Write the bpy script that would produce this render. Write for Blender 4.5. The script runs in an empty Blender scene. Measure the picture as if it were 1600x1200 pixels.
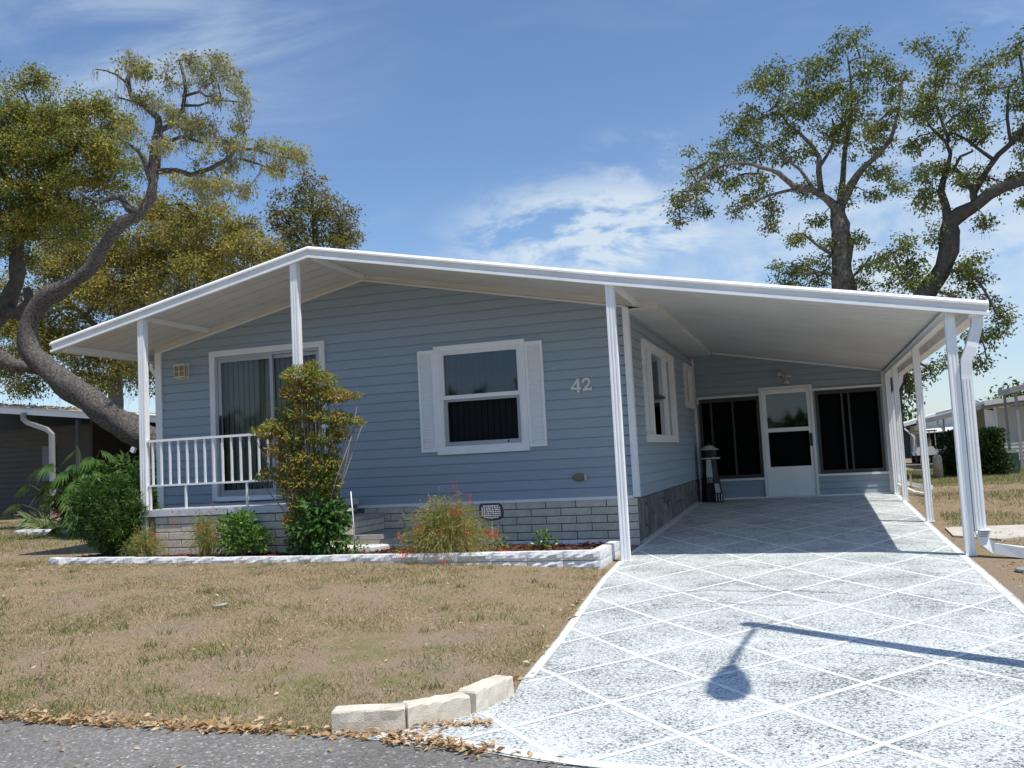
import bpy, math, random
import numpy as np
from mathutils import Vector, Matrix, noise as mnoise

SC = bpy.context.scene
COL = SC.collection
R = math.radians
random.seed(42)
RNG = np.random.default_rng(42)

# ------------------------------------------------------------------ camera
cam_d = bpy.data.cameras.new('camera')
cam = bpy.data.objects.new('camera', cam_d); COL.objects.link(cam)
cam_d.sensor_width = 36.0
cam_d.lens = 36.0 * 1431.77 / 1600.0
cam_d.clip_end = 2000
YAW, PITCH, ROLL = -0.31096, 0.08099, 0.05165
_f = Vector((math.sin(YAW)*math.cos(PITCH), math.cos(YAW)*math.cos(PITCH), math.sin(PITCH)))
_r = Vector((math.cos(YAW), -math.sin(YAW), 0)); _d = _f.cross(_r)
_rr = math.cos(ROLL)*_r + math.sin(ROLL)*_d
_dd = -math.sin(ROLL)*_r + math.cos(ROLL)*_d
_m = Matrix((( _rr.x, -_dd.x, -_f.x, 2.1172), (_rr.y, -_dd.y, -_f.y, -11.4544), (_rr.z, -_dd.z, -_f.z, 1.1562), (0, 0, 0, 1)))
cam.matrix_world = _m
SC.camera = cam

# ------------------------------------------------------------------ sun, sky, exposure
SUN = Vector((0.405, -0.19, 1.0)).normalized()          # towards the sun
sun_d = bpy.data.lights.new('sun', 'SUN'); sun = bpy.data.objects.new('sun', sun_d); COL.objects.link(sun)
sun_d.energy = 4.3; sun_d.angle = R(0.53); sun_d.color = (1.0, 0.955, 0.88)
sun.rotation_euler = SUN.to_track_quat('Z', 'Y').to_euler()
sun.location = (20, -10, 40)

W = bpy.data.worlds.new('World'); SC.world = W; W.use_nodes = True
def build_world():
    nt = W.node_tree; N = nt.nodes; L = nt.links; N.clear()
    def nd(t, **k):
        n = N.new(t)
        for a, b in k.items(): setattr(n, a, b)
        return n
    def mth(op, a, b=None, clamp=False):
        n = nd('ShaderNodeMath', operation=op, use_clamp=clamp)
        for i, v in enumerate((a, b)):
            if v is None: continue
            if isinstance(v, (int, float)): n.inputs[i].default_value = v
            else: L.new(v, n.inputs[i])
        return n.outputs[0]
    sky = nd('ShaderNodeTexSky', sky_type='NISHITA', sun_disc=False)
    sky.sun_elevation = math.asin(SUN.z); sky.sun_rotation = math.atan2(SUN.x, SUN.y)
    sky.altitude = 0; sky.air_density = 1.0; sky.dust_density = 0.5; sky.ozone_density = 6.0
    bg = nd('ShaderNodeBackground'); bg.inputs[1].default_value = 0.14
    L.new(sky.outputs[0], bg.inputs[0])
    tc = nd('ShaderNodeTexCoord'); sep = nd('ShaderNodeSeparateXYZ'); L.new(tc.outputs['Generated'], sep.inputs[0])
    zz = mth('MAXIMUM', sep.outputs[2], 0.0); zd = mth('ADD', zz, 0.10)
    px = mth('DIVIDE', sep.outputs[0], zd); py = mth('DIVIDE', sep.outputs[1], zd)
    cmb = nd('ShaderNodeCombineXYZ'); L.new(px, cmb.inputs[0]); L.new(py, cmb.inputs[1])
    def noise(vec, scale, detail, rough, dist, sc=(1, 1, 1), rot=0.0, off=(0, 0, 0)):
        mp = nd('ShaderNodeMapping'); mp.inputs['Scale'].default_value = sc; mp.inputs['Rotation'].default_value = (0, 0, rot); mp.inputs['Location'].default_value = off
        L.new(vec, mp.inputs[0])
        n = nd('ShaderNodeTexNoise'); n.inputs['Scale'].default_value = scale; n.inputs['Detail'].default_value = detail
        n.inputs['Roughness'].default_value = rough; n.inputs['Distortion'].default_value = dist
        L.new(mp.outputs[0], n.inputs['Vector']); return n.outputs[0]
    def ramp(v, a, b):
        n = nd('ShaderNodeMapRange', interpolation_type='SMOOTHSTEP'); n.inputs[1].default_value = a; n.inputs[2].default_value = b
        L.new(v, n.inputs[0]); return n.outputs[0]
    def spot(d, width):                                  # a bank of cloud lying in one quarter of the sky
        v = nd('ShaderNodeVectorMath', operation='DISTANCE'); L.new(tc.outputs['Generated'], v.inputs[0]); v.inputs[1].default_value = d
        return ramp(v.outputs['Value'], width, 0.0)
    def spot2(d, width, zs):
        mp = nd('ShaderNodeMapping'); mp.inputs['Scale'].default_value = (1, 1, zs); L.new(tc.outputs['Generated'], mp.inputs[0])
        v = nd('ShaderNodeVectorMath', operation='DISTANCE'); L.new(mp.outputs[0], v.inputs[0]); v.inputs[1].default_value = (d[0], d[1], d[2]*zs)
        return ramp(v.outputs['Value'], width, 0.0)
    cir = noise(cmb.outputs[0], 1.5, 9, 0.62, 0.9, (1.0, 2.3, 1), 0.5)
    cir2 = noise(cmb.outputs[0], 0.55, 3, 0.5, 0.4, (1, 1.6, 1), 0.3, (3.1, 1.7, 0))
    thin = mth('MULTIPLY', ramp(cir, 0.46, 0.80), ramp(cir2, 0.42, 0.72))
    thin = mth('MULTIPLY', thin, 0.15)
    bank1 = mth('MULTIPLY', spot2((-0.60, 0.69, 0.425), 0.33, 2.2), ramp(cir, 0.30, 0.78))
    bank1 = mth('MULTIPLY', bank1, 0.75)
    fine = noise(tc.outputs['Generated'], 9, 8, 0.62, 0.35, (1, 1, 2.6), 0, (0.4, 0.2, 0.9))
    cum = mth('MULTIPLY', spot2((-0.20, 0.95, 0.232), 0.215, 2.5), ramp(fine, 0.38, 0.60))
    cum = mth('MULTIPLY', cum, 1.7)
    puff = mth('MULTIPLY', spot2((-0.15, 0.944, 0.293), 0.10, 1.5), ramp(fine, 0.40, 0.70))
    puff = mth('MULTIPLY', puff, 0.8)
    bank2 = mth('MULTIPLY', spot2((0.10, 0.975, 0.18), 0.42, 2.0), ramp(fine, 0.22, 0.64))
    bank2 = mth('MULTIPLY', bank2, 1.0)
    puff2 = mth('MULTIPLY', spot2((0.165, 0.93, 0.325), 0.15, 1.5), ramp(fine, 0.42, 0.72))
    puff2 = mth('MULTIPLY', puff2, 0.6)
    low = mth('MULTIPLY', ramp(sep.outputs[2], 0.24, 0.0), ramp(fine, 0.20, 0.75))
    low = mth('MULTIPLY', low, 0.62)
    tot = mth('MAXIMUM', thin, bank1)
    for k in (cum, bank2, puff, puff2, low): tot = mth('MAXIMUM', tot, k)
    tot = mth('MINIMUM', tot, 0.92)
    above = ramp(sep.outputs[2], -0.01, 0.02); tot = mth('MULTIPLY', tot, above)
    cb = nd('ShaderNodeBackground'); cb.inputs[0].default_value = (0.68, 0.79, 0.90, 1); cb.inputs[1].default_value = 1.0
    dp = nd('ShaderNodeVectorMath', operation='DOT_PRODUCT'); L.new(tc.outputs['Generated'], dp.inputs[0]); dp.inputs[1].default_value = tuple(SUN)      # clouds brightened round the out-of-view sun, added to lift the shaded front wall
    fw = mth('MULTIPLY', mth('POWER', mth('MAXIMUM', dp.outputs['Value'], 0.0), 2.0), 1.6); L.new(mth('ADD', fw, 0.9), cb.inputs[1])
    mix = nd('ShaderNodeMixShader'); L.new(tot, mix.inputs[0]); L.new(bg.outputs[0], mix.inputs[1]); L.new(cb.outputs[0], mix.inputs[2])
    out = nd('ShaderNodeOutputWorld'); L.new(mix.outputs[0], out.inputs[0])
build_world()
SC.view_settings.view_transform = 'Standard'; SC.view_settings.look = 'None'
SC.view_settings.exposure = 0.14; SC.view_settings.gamma = 1.0
try: SC.view_settings.use_curve_mapping = False
except Exception: pass
SC.cycles.max_bounces = 8; SC.cycles.transparent_max_bounces = 12
SC.cycles.sample_clamp_indirect = 6.0

# ------------------------------------------------------------------ helpers
class MB:
    """collects shapes; build() links them as ONE mesh object"""
    def __init__(s): s.v = []; s.f = []
    def add(s, vs, fs):
        b = len(s.v); s.v += [tuple(p) for p in vs]; s.f += [tuple(i+b for i in f) for f in fs]; return s
    def hexa(s, p):                                      # 8 corners: bottom ring 0-3, top ring 4-7
        return s.add(p, [(3,2,1,0),(4,5,6,7),(0,1,5,4),(1,2,6,5),(2,3,7,6),(3,0,4,7)])
    def box(s, x0, x1, y0, y1, z0, z1):
        return s.hexa([(x0,y0,z0),(x1,y0,z0),(x1,y1,z0),(x0,y1,z0),(x0,y0,z1),(x1,y0,z1),(x1,y1,z1),(x0,y1,z1)])
    def lbox(s, M, s0, s1, d0, d1, z0, z1):              # box in a wall's own (along, out, up) frame
        c = [(s0,d0,z0),(s1,d0,z0),(s1,d1,z0),(s0,d1,z0),(s0,d0,z1),(s1,d0,z1),(s1,d1,z1),(s0,d1,z1)]
        return s.hexa([M(*q) for q in c])
    def loft(s, rings, cap=True, closed=True):
        b = len(s.v); n = len(rings[0])
        for r in rings: s.v += [tuple(p) for p in r]
        for k in range(len(rings)-1):
            for i in range(n if closed else n-1):
                j = (i+1) % n
                s.f.append((b+k*n+i, b+k*n+j, b+(k+1)*n+j, b+(k+1)*n+i))
        if cap and closed:
            s.f.append(tuple(b+i for i in reversed(range(n)))); s.f.append(tuple(b+(len(rings)-1)*n+i for i in range(n)))
        return s
    def prism(s, poly, M, d0, d1):                       # poly of (along, up) extruded outwards
        return s.loft([[M(a, d0, z) for a, z in poly], [M(a, d1, z) for a, z in poly]])
    def lathe(s, prof, c, n=16):
        rings = [[(c[0]+r*math.cos(2*math.pi*i/n), c[1]+r*math.sin(2*math.pi*i/n), c[2]+z) for i in range(n)] for r, z in prof]
        return s.loft(rings)
    def tube(s, pts, rad, n=8, jitter=0.0):
        pts = [Vector(p) for p in pts]
        if isinstance(rad, (int, float)): rad = [rad]*len(pts)
        up = None; rings = []
        for i, p in enumerate(pts):
            t = (pts[min(i+1, len(pts)-1)] - pts[max(i-1, 0)])
            if t.length < 1e-9: t = Vector((0, 0, 1))
            t.normalize()
            if up is None:
                up = t.orthogonal().normalized()
            up = (up - t*up.dot(t))
            up = up.normalized() if up.length > 1e-6 else t.orthogonal().normalized()
            w = t.cross(up)
            ring = []
            for k in range(n):
                a = 2*math.pi*k/n; r = rad[i]
                if jitter > .1:
                    q = p + (up*math.cos(a) + w*math.sin(a))*r; r *= 1 + .46*mnoise.noise(q*2.3) + .24*mnoise.noise(q*5.3) + .14*mnoise.noise(q*13.0)
                elif jitter: r *= 1 + jitter*(0.55*math.sin(3*a+i*0.9)+0.45*math.sin(5*a-i*1.3)+random.uniform(-.5, .5))
                ring.append(p + (up*math.cos(a) + w*math.sin(a))*r)
            rings.append(ring)
        return s.loft(rings)
    def sweep(s, pts, wx, wy, n_hint=None):              # rectangular pipe along a path
        pts = [Vector(p) for p in pts]; rings = []; up = None
        for i, p in enumerate(pts):
            t = (pts[min(i+1, len(pts)-1)] - pts[max(i-1, 0)]).normalized()
            a = n_hint if n_hint is not None else Vector((0, 1, 0))
            a = (a - t*a.dot(t)).normalized(); b = t.cross(a)
            rings.append([p+a*wx+b*wy, p-a*wx+b*wy, p-a*wx-b*wy, p+a*wx-b*wy])
        return s.loft(rings)
    def mesh(s, name, mat=None, org=(0, 0, 0), smooth=False):
        m = bpy.data.meshes.new(name)
        m.from_pydata([(x-org[0], y-org[1], z-org[2]) for x, y, z in s.v], [], s.f)
        if mat is not None: m.materials.append(mat)
        if smooth: m.polygons.foreach_set('use_smooth', [True]*len(m.polygons))
        return m
    def build(s, name, mat, parent=None, smooth=False, kind=None):
        org = origin(parent)
        o = bpy.data.objects.new(name, s.mesh(name, mat, org, smooth)); COL.objects.link(o)
        if parent is not None: o.parent = parent
        if kind: o['kind'] = kind
        return o

def origin(o):
    v = Vector((0, 0, 0))
    while o is not None: v = v + o.location; o = o.parent
    return v
def empty(name, label, cat, loc=(0, 0, 0), group=None):
    o = bpy.data.objects.new(name, None); COL.objects.link(o); o.location = loc; o.empty_display_size = 0.2
    o['label'] = label; o['category'] = cat
    if group: o['group'] = group
    return o
def tag(o, label, cat, group=None):
    o['label'] = label; o['category'] = cat
    if group: o['group'] = group
    return o
def put(mesh, name, pos, parent=None, rz=0.0):
    o = bpy.data.objects.new(name, mesh); COL.objects.link(o)
    o.location = Vector(pos) - origin(parent); o.rotation_euler = (0, 0, rz)
    if parent is not None: o.parent = parent
    return o
def copy_tree(o, parent=None):
    c = o.copy(); COL.objects.link(c)
    if parent is not None: c.parent = parent
    for ch in [k for k in bpy.data.objects if k.parent == o]: copy_tree(ch, c)
    return c
def np_object(name, V, F, mat, parent=None, kind=None):
    """V (n,3) float, F (m,k) int: one mesh object from arrays"""
    org = np.array(origin(parent)); V = np.asarray(V, dtype=np.float32) - org.astype(np.float32); F = np.asarray(F, dtype=np.int32)
    m = bpy.data.meshes.new(name); k = F.shape[1]
    m.vertices.add(len(V)); m.vertices.foreach_set('co', V.ravel())
    m.loops.add(F.size); m.loops.foreach_set('vertex_index', F.ravel())
    m.polygons.add(len(F)); m.polygons.foreach_set('loop_start', np.arange(0, F.size, k, dtype=np.int32))
    try: m.polygons.foreach_set('loop_total', np.full(len(F), k, dtype=np.int32))
    except Exception: pass
    m.update(calc_edges=True); m.validate()
    if isinstance(mat, (list, tuple)):
        for q in mat: m.materials.append(q)
    else: m.materials.append(mat)
    o = bpy.data.objects.new(name, m); COL.objects.link(o)
    if parent is not None: o.parent = parent
    if kind: o['kind'] = kind
    return o
def unit(a): return a/np.maximum(np.linalg.norm(a, axis=1, keepdims=True), 1e-9)
def leaf_quads(C, D, Nn, length, width, fold=0.18):
    """rhombic leaves, one at each C along D, face normal near Nn"""
    D = unit(D); S = unit(np.cross(D, Nn)); Nn = np.cross(S, D)
    n = len(C); l = np.broadcast_to(np.asarray(length, float).reshape(-1, 1), (n, 1)); w = np.broadcast_to(np.asarray(width, float).reshape(-1, 1), (n, 1))
    V = np.empty((n, 4, 3))
    V[:, 0] = C; V[:, 2] = C + D*l - Nn*l*fold
    m = C + D*l*0.5 + Nn*w*0.15
    V[:, 1] = m + S*w*0.5; V[:, 3] = m - S*w*0.5
    F = np.arange(n*4).reshape(n, 4)
    return V.reshape(-1, 3), F
def ribbons(paths, widths):
    """paths (n,k,3): thin tapering strips, returns V,F (quads)"""
    P = np.asarray(paths); n, k, _ = P.shape
    T = np.gradient(P, axis=1); side = np.cross(T, np.array([0.25, -1.0, 0.3])); side /= np.maximum(np.linalg.norm(side, axis=2, keepdims=True), 1e-9)
    w = np.asarray(widths).reshape(-1, 1, 1)*np.linspace(1, 0.35, k).reshape(1, k, 1)*0.5
    V = np.stack([P-side*w, P+side*w], axis=2).reshape(-1, 3)
    idx = np.arange(n*k*2).reshape(n, k, 2)
    F = np.stack([idx[:, :-1, 0], idx[:, :-1, 1], idx[:, 1:, 1], idx[:, 1:, 0]], axis=-1).reshape(-1, 4)
    return V, F
_lat = np.random.default_rng(7).random((64, 64))
def vnoise(x, y, s):
    x = np.asarray(x)/s + 100; y = np.asarray(y)/s + 100
    xi = np.floor(x).astype(int); yi = np.floor(y).astype(int); fx = x-xi; fy = y-yi
    fx = fx*fx*(3-2*fx); fy = fy*fy*(3-2*fy)
    g = lambda i, j: _lat[i % 64, j % 64]
    return (g(xi, yi)*(1-fx)+g(xi+1, yi)*fx)*(1-fy) + (g(xi, yi+1)*(1-fx)+g(xi+1, yi+1)*fx)*fy
def sstep(a, b, x):
    t = np.clip((np.asarray(x, float)-a)/(b-a), 0, 1); return t*t*(3-2*t)
GS = 0.02328
def gz(x, y):
    """height of the ground: it falls towards the road and swells a little under the front lawn"""
    x = np.asarray(x, float); y = np.asarray(y, float)
    base = GS*np.clip(y, -40, 8)
    bump = 0.15*(1-np.exp(np.minimum(x, 0)/2.0))*sstep(-7.2, -3.2, y)
    return base + bump
def g1(x, y): return float(gz(x, y))

# ------------------------------------------------------------------ materials
def mat(name, col, rough=0.6, var=0.06, vscale=3.0, bump=0.0, bscale=40.0, spec=0.4, metal=0.0, stretch=None, col2=None, mixamt=None, island=0.0, trans=0.0, obj_rand=0.0, two=(0.35, 0.65)):
    m = bpy.data.materials.new(name); m.use_nodes = True
    nt = m.node_tree; N = nt.nodes; L = nt.links; b = N['Principled BSDF']
    b.inputs['Roughness'].default_value = rough; b.inputs['Metallic'].default_value = metal
    b.inputs['Specular IOR Level'].default_value = spec
    tc = N.new('ShaderNodeTexCoord'); vec = tc.outputs['Object']
    if stretch:
        mp = N.new('ShaderNodeMapping'); mp.inputs['Scale'].default_value = stretch; L.new(vec, mp.inputs[0]); vec = mp.outputs[0]
    nz = N.new('ShaderNodeTexNoise'); nz.inputs['Scale'].default_value = vscale; nz.inputs['Detail'].default_value = 6; nz.inputs['Roughness'].default_value = 0.65
    L.new(vec, nz.inputs['Vector'])
    c1 = N.new('ShaderNodeMix'); c1.data_type = 'RGBA'
    mr = N.new('ShaderNodeMapRange'); mr.inputs[1].default_value = two[0]; mr.inputs[2].default_value = two[1]; L.new(nz.outputs[0], mr.inputs[0])
    L.new(mr.outputs[0], c1.inputs[0])
    a = col; bb = col2 if col2 else tuple(c*(1-2*var) for c in col)
    c1.inputs[6].default_value = (*a, 1); c1.inputs[7].default_value = (*bb, 1)
    last = c1.outputs[2]
    if island or obj_rand:
        if island:
            src = N.new('ShaderNodeNewGeometry').outputs['Random Per Island']
        else: src = N.new('ShaderNodeObjectInfo').outputs['Random']
        amt = island or obj_rand
        hsv = N.new('ShaderNodeHueSaturation'); mv = N.new('ShaderNodeMapRange'); mv.inputs[3].default_value = 1-amt; mv.inputs[4].default_value = 1+amt
        L.new(src, mv.inputs[0]); L.new(mv.outputs[0], hsv.inputs['Value']); L.new(last, hsv.inputs['Color']); last = hsv.outputs[0]
    L.new(last, b.inputs['Base Color'])
    if bump:
        n2 = N.new('ShaderNodeTexNoise'); n2.inputs['Scale'].default_value = bscale; n2.inputs['Detail'].default_value = 5; L.new(vec, n2.inputs['Vector'])
        bp = N.new('ShaderNodeBump'); bp.inputs['Strength'].default_value = bump; bp.inputs['Distance'].default_value = 0.01
        L.new(n2.outputs[0], bp.inputs['Height']); L.new(bp.outputs[0], b.inputs['Normal'])
    if trans:
        tr = N.new('ShaderNodeBsdfTranslucent'); L.new(last, tr.inputs[0])
        mx = N.new('ShaderNodeMixShader'); mx.inputs[0].default_value = trans
        L.new(b.outputs[0], mx.inputs[1]); L.new(tr.outputs[0], mx.inputs[2]); L.new(mx.outputs[0], N['Material Output'].inputs[0])
    return m
def leaf_mat(name, cols, rough=0.55, trans=0.3, cscale=1.2, spec=0.22):
    """foliage whose hue drifts between cols from leaf to leaf and from spray to spray"""
    m = bpy.data.materials.new(name); m.use_nodes = True
    nt = m.node_tree; N = nt.nodes; L = nt.links; b = N['Principled BSDF']
    b.inputs['Roughness'].default_value = rough; b.inputs['Specular IOR Level'].default_value = spec
    geo = N.new('ShaderNodeNewGeometry'); tc = N.new('ShaderNodeTexCoord')
    nz = N.new('ShaderNodeTexNoise'); nz.inputs['Scale'].default_value = cscale; nz.inputs['Detail'].default_value = 3; L.new(tc.outputs['Object'], nz.inputs['Vector'])
    mr = N.new('ShaderNodeMapRange'); mr.inputs[1].default_value = .3; mr.inputs[2].default_value = .7; L.new(nz.outputs[0], mr.inputs[0])
    ad = N.new('ShaderNodeMath'); ad.operation = 'MULTIPLY_ADD'; L.new(geo.outputs['Random Per Island'], ad.inputs[0]); ad.inputs[1].default_value = 0.6
    m2 = N.new('ShaderNodeMath'); m2.operation = 'MULTIPLY'; L.new(mr.outputs[0], m2.inputs[0]); m2.inputs[1].default_value = 0.4; L.new(m2.outputs[0], ad.inputs[2])
    cr = N.new('ShaderNodeValToRGB'); e = cr.color_ramp.elements
    for i, c in enumerate(cols):
        p = i/max(1, len(cols)-1)
        if i < 2: e[i].position = p; e[i].color = (*c, 1)
        else:
            q = e.new(p); q.color = (*c, 1)
    e[0].position = 0.0
    if len(cols) > 2: e[1].position = 1/(len(cols)-1)
    L.new(ad.outputs[0], cr.inputs[0]); L.new(cr.outputs[0], b.inputs['Base Color'])
    tr = N.new('ShaderNodeBsdfTranslucent'); L.new(cr.outputs[0], tr.inputs[0])
    mx = N.new('ShaderNodeMixShader'); mx.inputs[0].default_value = trans
    L.new(b.outputs[0], mx.inputs[1]); L.new(tr.outputs[0], mx.inputs[2]); L.new(mx.outputs[0], N['Material Output'].inputs[0])
    return m
def glass_mat(name, tint=(0.75, 0.8, 0.8), refl=0.16, fk=0.8):
    m = bpy.data.materials.new(name); m.use_nodes = True
    nt = m.node_tree; N = nt.nodes; L = nt.links; N.remove(N['Principled BSDF'])
    t = N.new('ShaderNodeBsdfTransparent'); t.inputs[0].default_value = (*tint, 1)
    g = N.new('ShaderNodeBsdfGlossy'); g.inputs['Roughness'].default_value = 0.03; g.inputs[0].default_value = (0.9, 0.95, 1, 1)
    nz = N.new('ShaderNodeTexNoise'); nz.inputs['Scale'].default_value = 1.5; tc = N.new('ShaderNodeTexCoord'); L.new(tc.outputs['Object'], nz.inputs['Vector'])
    bp = N.new('ShaderNodeBump'); bp.inputs['Strength'].default_value = 0.03; bp.inputs['Distance'].default_value = 0.05; L.new(nz.outputs[0], bp.inputs['Height']); L.new(bp.outputs[0], g.inputs['Normal'])
    fr = N.new('ShaderNodeLayerWeight'); fr.inputs[0].default_value = 0.35
    ma = N.new('ShaderNodeMath'); ma.operation = 'MULTIPLY_ADD'; L.new(fr.outputs['Fresnel'], ma.inputs[0]); ma.inputs[1].default_value = fk; ma.inputs[2].default_value = refl
    ma.use_clamp = True
    mx = N.new('ShaderNodeMixShader'); L.new(ma.outputs[0], mx.inputs[0]); L.new(t.outputs[0], mx.inputs[1]); L.new(g.outputs[0], mx.inputs[2]); L.new(mx.outputs[0], N['Material Output'].inputs[0])
    return m
def screen_mat(name, open_=0.35):
    m = bpy.data.materials.new(name); m.use_nodes = True
    nt = m.node_tree; N = nt.nodes; L = nt.links; b = N['Principled BSDF']
    b.inputs['Base Color'].default_value = (0.008, 0.0085, 0.009, 1); b.inputs['Roughness'].default_value = 0.8; b.inputs['Specular IOR Level'].default_value = 0.05
    t = N.new('ShaderNodeBsdfTransparent'); mx = N.new('ShaderNodeMixShader'); mx.inputs[0].default_value = open_
    L.new(b.outputs[0], mx.inputs[1]); L.new(t.outputs[0], mx.inputs[2]); L.new(mx.outputs[0], N['Material Output'].inputs[0])
    return m

M_siding = mat('blue_grey_vinyl', (0.325, 0.395, 0.450), 0.55, 0.07, 1.6, 0.12, 1.0, 0.35, stretch=(2, 2, 60), obj_rand=0.035)
M_white = mat('white_aluminium', (0.86, 0.87, 0.87), 0.45, 0.05, 2.5, 0.04, 30, 0.45)
M_trim = mat('cream_white_trim', (0.76, 0.77, 0.76), 0.5, 0.04, 4.0)
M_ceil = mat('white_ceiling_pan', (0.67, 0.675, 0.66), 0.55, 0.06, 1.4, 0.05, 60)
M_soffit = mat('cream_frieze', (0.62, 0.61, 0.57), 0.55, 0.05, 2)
M_brick = mat('grey_buff_brick', (0.72, 0.655, 0.54), 0.85, 0.10, 9.0, 0.35, 90, 0.2, obj_rand=0.07)
M_mortar = mat('dark_mortar', (0.20, 0.20, 0.195), 0.9, 0.1, 14, 0.3, 80, 0.2)
M_stone = mat('brown_grey_stone', (0.20, 0.185, 0.17), 0.85, 0.2, 7, 0.4, 50, 0.2, obj_rand=0.3)
M_shutter = mat('white_shutter', (0.84, 0.855, 0.86), 0.45, 0.03, 4)
M_alu = mat('grey_aluminium', (0.42, 0.44, 0.45), 0.4, 0.05, 8, 0, 1, 0.5, metal=0.3)
M_bronze = mat('dark_bronze_frame', (0.045, 0.043, 0.041), 0.45, 0.05, 8)
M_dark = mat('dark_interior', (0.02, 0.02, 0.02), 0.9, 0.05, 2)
M_blind = mat('grey_green_blind', (0.40, 0.41, 0.36), 0.7, 0.06, 3)
M_blind_dark = mat('dusky_blind', (0.30, 0.31, 0.34), 0.7, 0.06, 3)
M_glass = glass_mat('window_glass', (0.72, 0.75, 0.73), 0.0, 0.35)
M_glass_dark = glass_mat('dark_glass', (0.48, 0.50, 0.53), 0.03, 0.6)
M_screen = screen_mat('insect_screen', 0.45)
M_black = mat('black_plastic', (0.02, 0.02, 0.022), 0.45, 0.1, 6)
M_number = mat('pale_number', (0.82, 0.82, 0.76), 0.5, 0.15, 30)
M_amber = mat('amber_glass', (0.30, 0.22, 0.09), 0.25, 0.1, 8)
M_cream = mat('cream_metal', (0.62, 0.60, 0.48), 0.45, 0.05, 6)
M_olive = mat('olive_vent', (0.20, 0.19, 0.10), 0.5, 0.08, 9)
M_block = mat('white_painted_stone', (0.74, 0.75, 0.75), 0.75, 0.0, 26, 0.5, 60, 0.25, col2=(0.36, 0.36, 0.36), two=(0.50, 0.70))
M_kerb = mat('cream_concrete', (0.72, 0.655, 0.54), 0.85, 0.0, 7, 0.35, 120, 0.2, col2=(0.58, 0.52, 0.42))
M_slab = mat('weathered_concrete', (0.40, 0.39, 0.37), 0.85, 0.12, 5, 0.3, 70, 0.2)
M_deck = mat('painted_deck_edge', (0.58, 0.60, 0.62), 0.7, 0.0, 6, 0.3, 50, 0.2, col2=(0.34, 0.36, 0.39), two=(0.45, 0.8))
M_white_slab = mat('white_painted_slab', (0.74, 0.74, 0.72), 0.75, 0.1, 8, 0.3, 60)
M_pad = mat('pale_paving', (0.58, 0.54, 0.47), 0.85, 0.1, 5, 0.3, 60)
M_red = mat('red_flower', (0.75, 0.06, 0.03), 0.5, 0.1, 20, island=0.3, trans=0.25)
M_cane = mat('grey_cane', (0.26, 0.23, 0.19), 0.8, 0.15, 12)
# ------------------------------------------------------------------ setting: ground, road, driveway
def build_ground():
    def axis(lo, hi, a, b, step, far):
        x = list(np.arange(a, b+1e-6, step)); q = b; d = step
        while q < hi: d *= 1.35; q = min(hi, q+d); x.append(q)
        q = a; d = step
        while q > lo: d *= 1.35; q = max(lo, q-d); x.insert(0, q)
        return np.array(x)
    X = axis(-600, 600, -14, 7, 0.25, 0); Y = axis(-60, 900, -11, 13, 0.25, 0)
    xx, yy = np.meshgrid(X, Y); zz = gz(xx, yy) + (vnoise(xx, yy, 0.9)-0.5)*0.02*((xx < -0.3) & (yy > -7.0))
    V = np.stack([xx, yy, zz], -1).reshape(-1, 3); nx, ny = len(X), len(Y)
    i = np.arange((ny-1)*nx).reshape(ny-1, nx)[:, :-1].ravel(); F = np.stack([i, i+1, i+nx+1, i+nx], -1)
    m = bpy.data.materials.new('dry_lawn_soil'); m.use_nodes = True; nt = m.node_tree; N = nt.nodes; L = nt.links; b = N['Principled BSDF']
    b.inputs['Roughness'].default_value = 0.95; b.inputs['Specular IOR Level'].default_value = 0.1
    tc = N.new('ShaderNodeTexCoord')
    def nz(sc, det=6, ro=0.65):
        n = N.new('ShaderNodeTexNoise'); n.inputs['Scale'].default_value = sc; n.inputs['Detail'].default_value = det; n.inputs['Roughness'].default_value = ro
        L.new(tc.outputs['Object'], n.inputs['Vector']); return n.outputs[0]
    def rm(s, a, bb):
        r = N.new('ShaderNodeMapRange'); r.inputs[1].default_value = a; r.inputs[2].default_value = bb; L.new(s, r.inputs[0]); return r.outputs[0]
    def mx(f, a, bb):
        q = N.new('ShaderNodeMix'); q.data_type = 'RGBA'; L.new(f, q.inputs[0])
        for k, v in ((6, a), (7, bb)):
            if isinstance(v, tuple): q.inputs[k].default_value = (*v, 1)
            else: L.new(v, q.inputs[k])
        return q.outputs[2]
    c = mx(rm(nz(70, 4, 0.7), .35, .65), (0.355, 0.27, 0.178), (0.18, 0.13, 0.088))
    c = mx(rm(nz(1.1), .54, .74), c, (0.25, 0.205, 0.165))
    c = mx(rm(nz(2.6, 5), .52, .72), c, (0.165, 0.165, 0.06))
    c = mx(rm(nz(240, 2, 0.5), .58, .70), c, (0.44, 0.35, 0.23))
    L.new(c, b.inputs['Base Color'])
    bp = N.new('ShaderNodeBump'); bp.inputs['Strength'].default_value = 0.7; bp.inputs['Distance'].default_value = 0.02; L.new(nz(55, 5), bp.inputs['Height']); L.new(bp.outputs[0], b.inputs['Normal'])
    o = np_object('ground', V, F, m); o['kind'] = 'structure'
    return o
build_ground()

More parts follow.
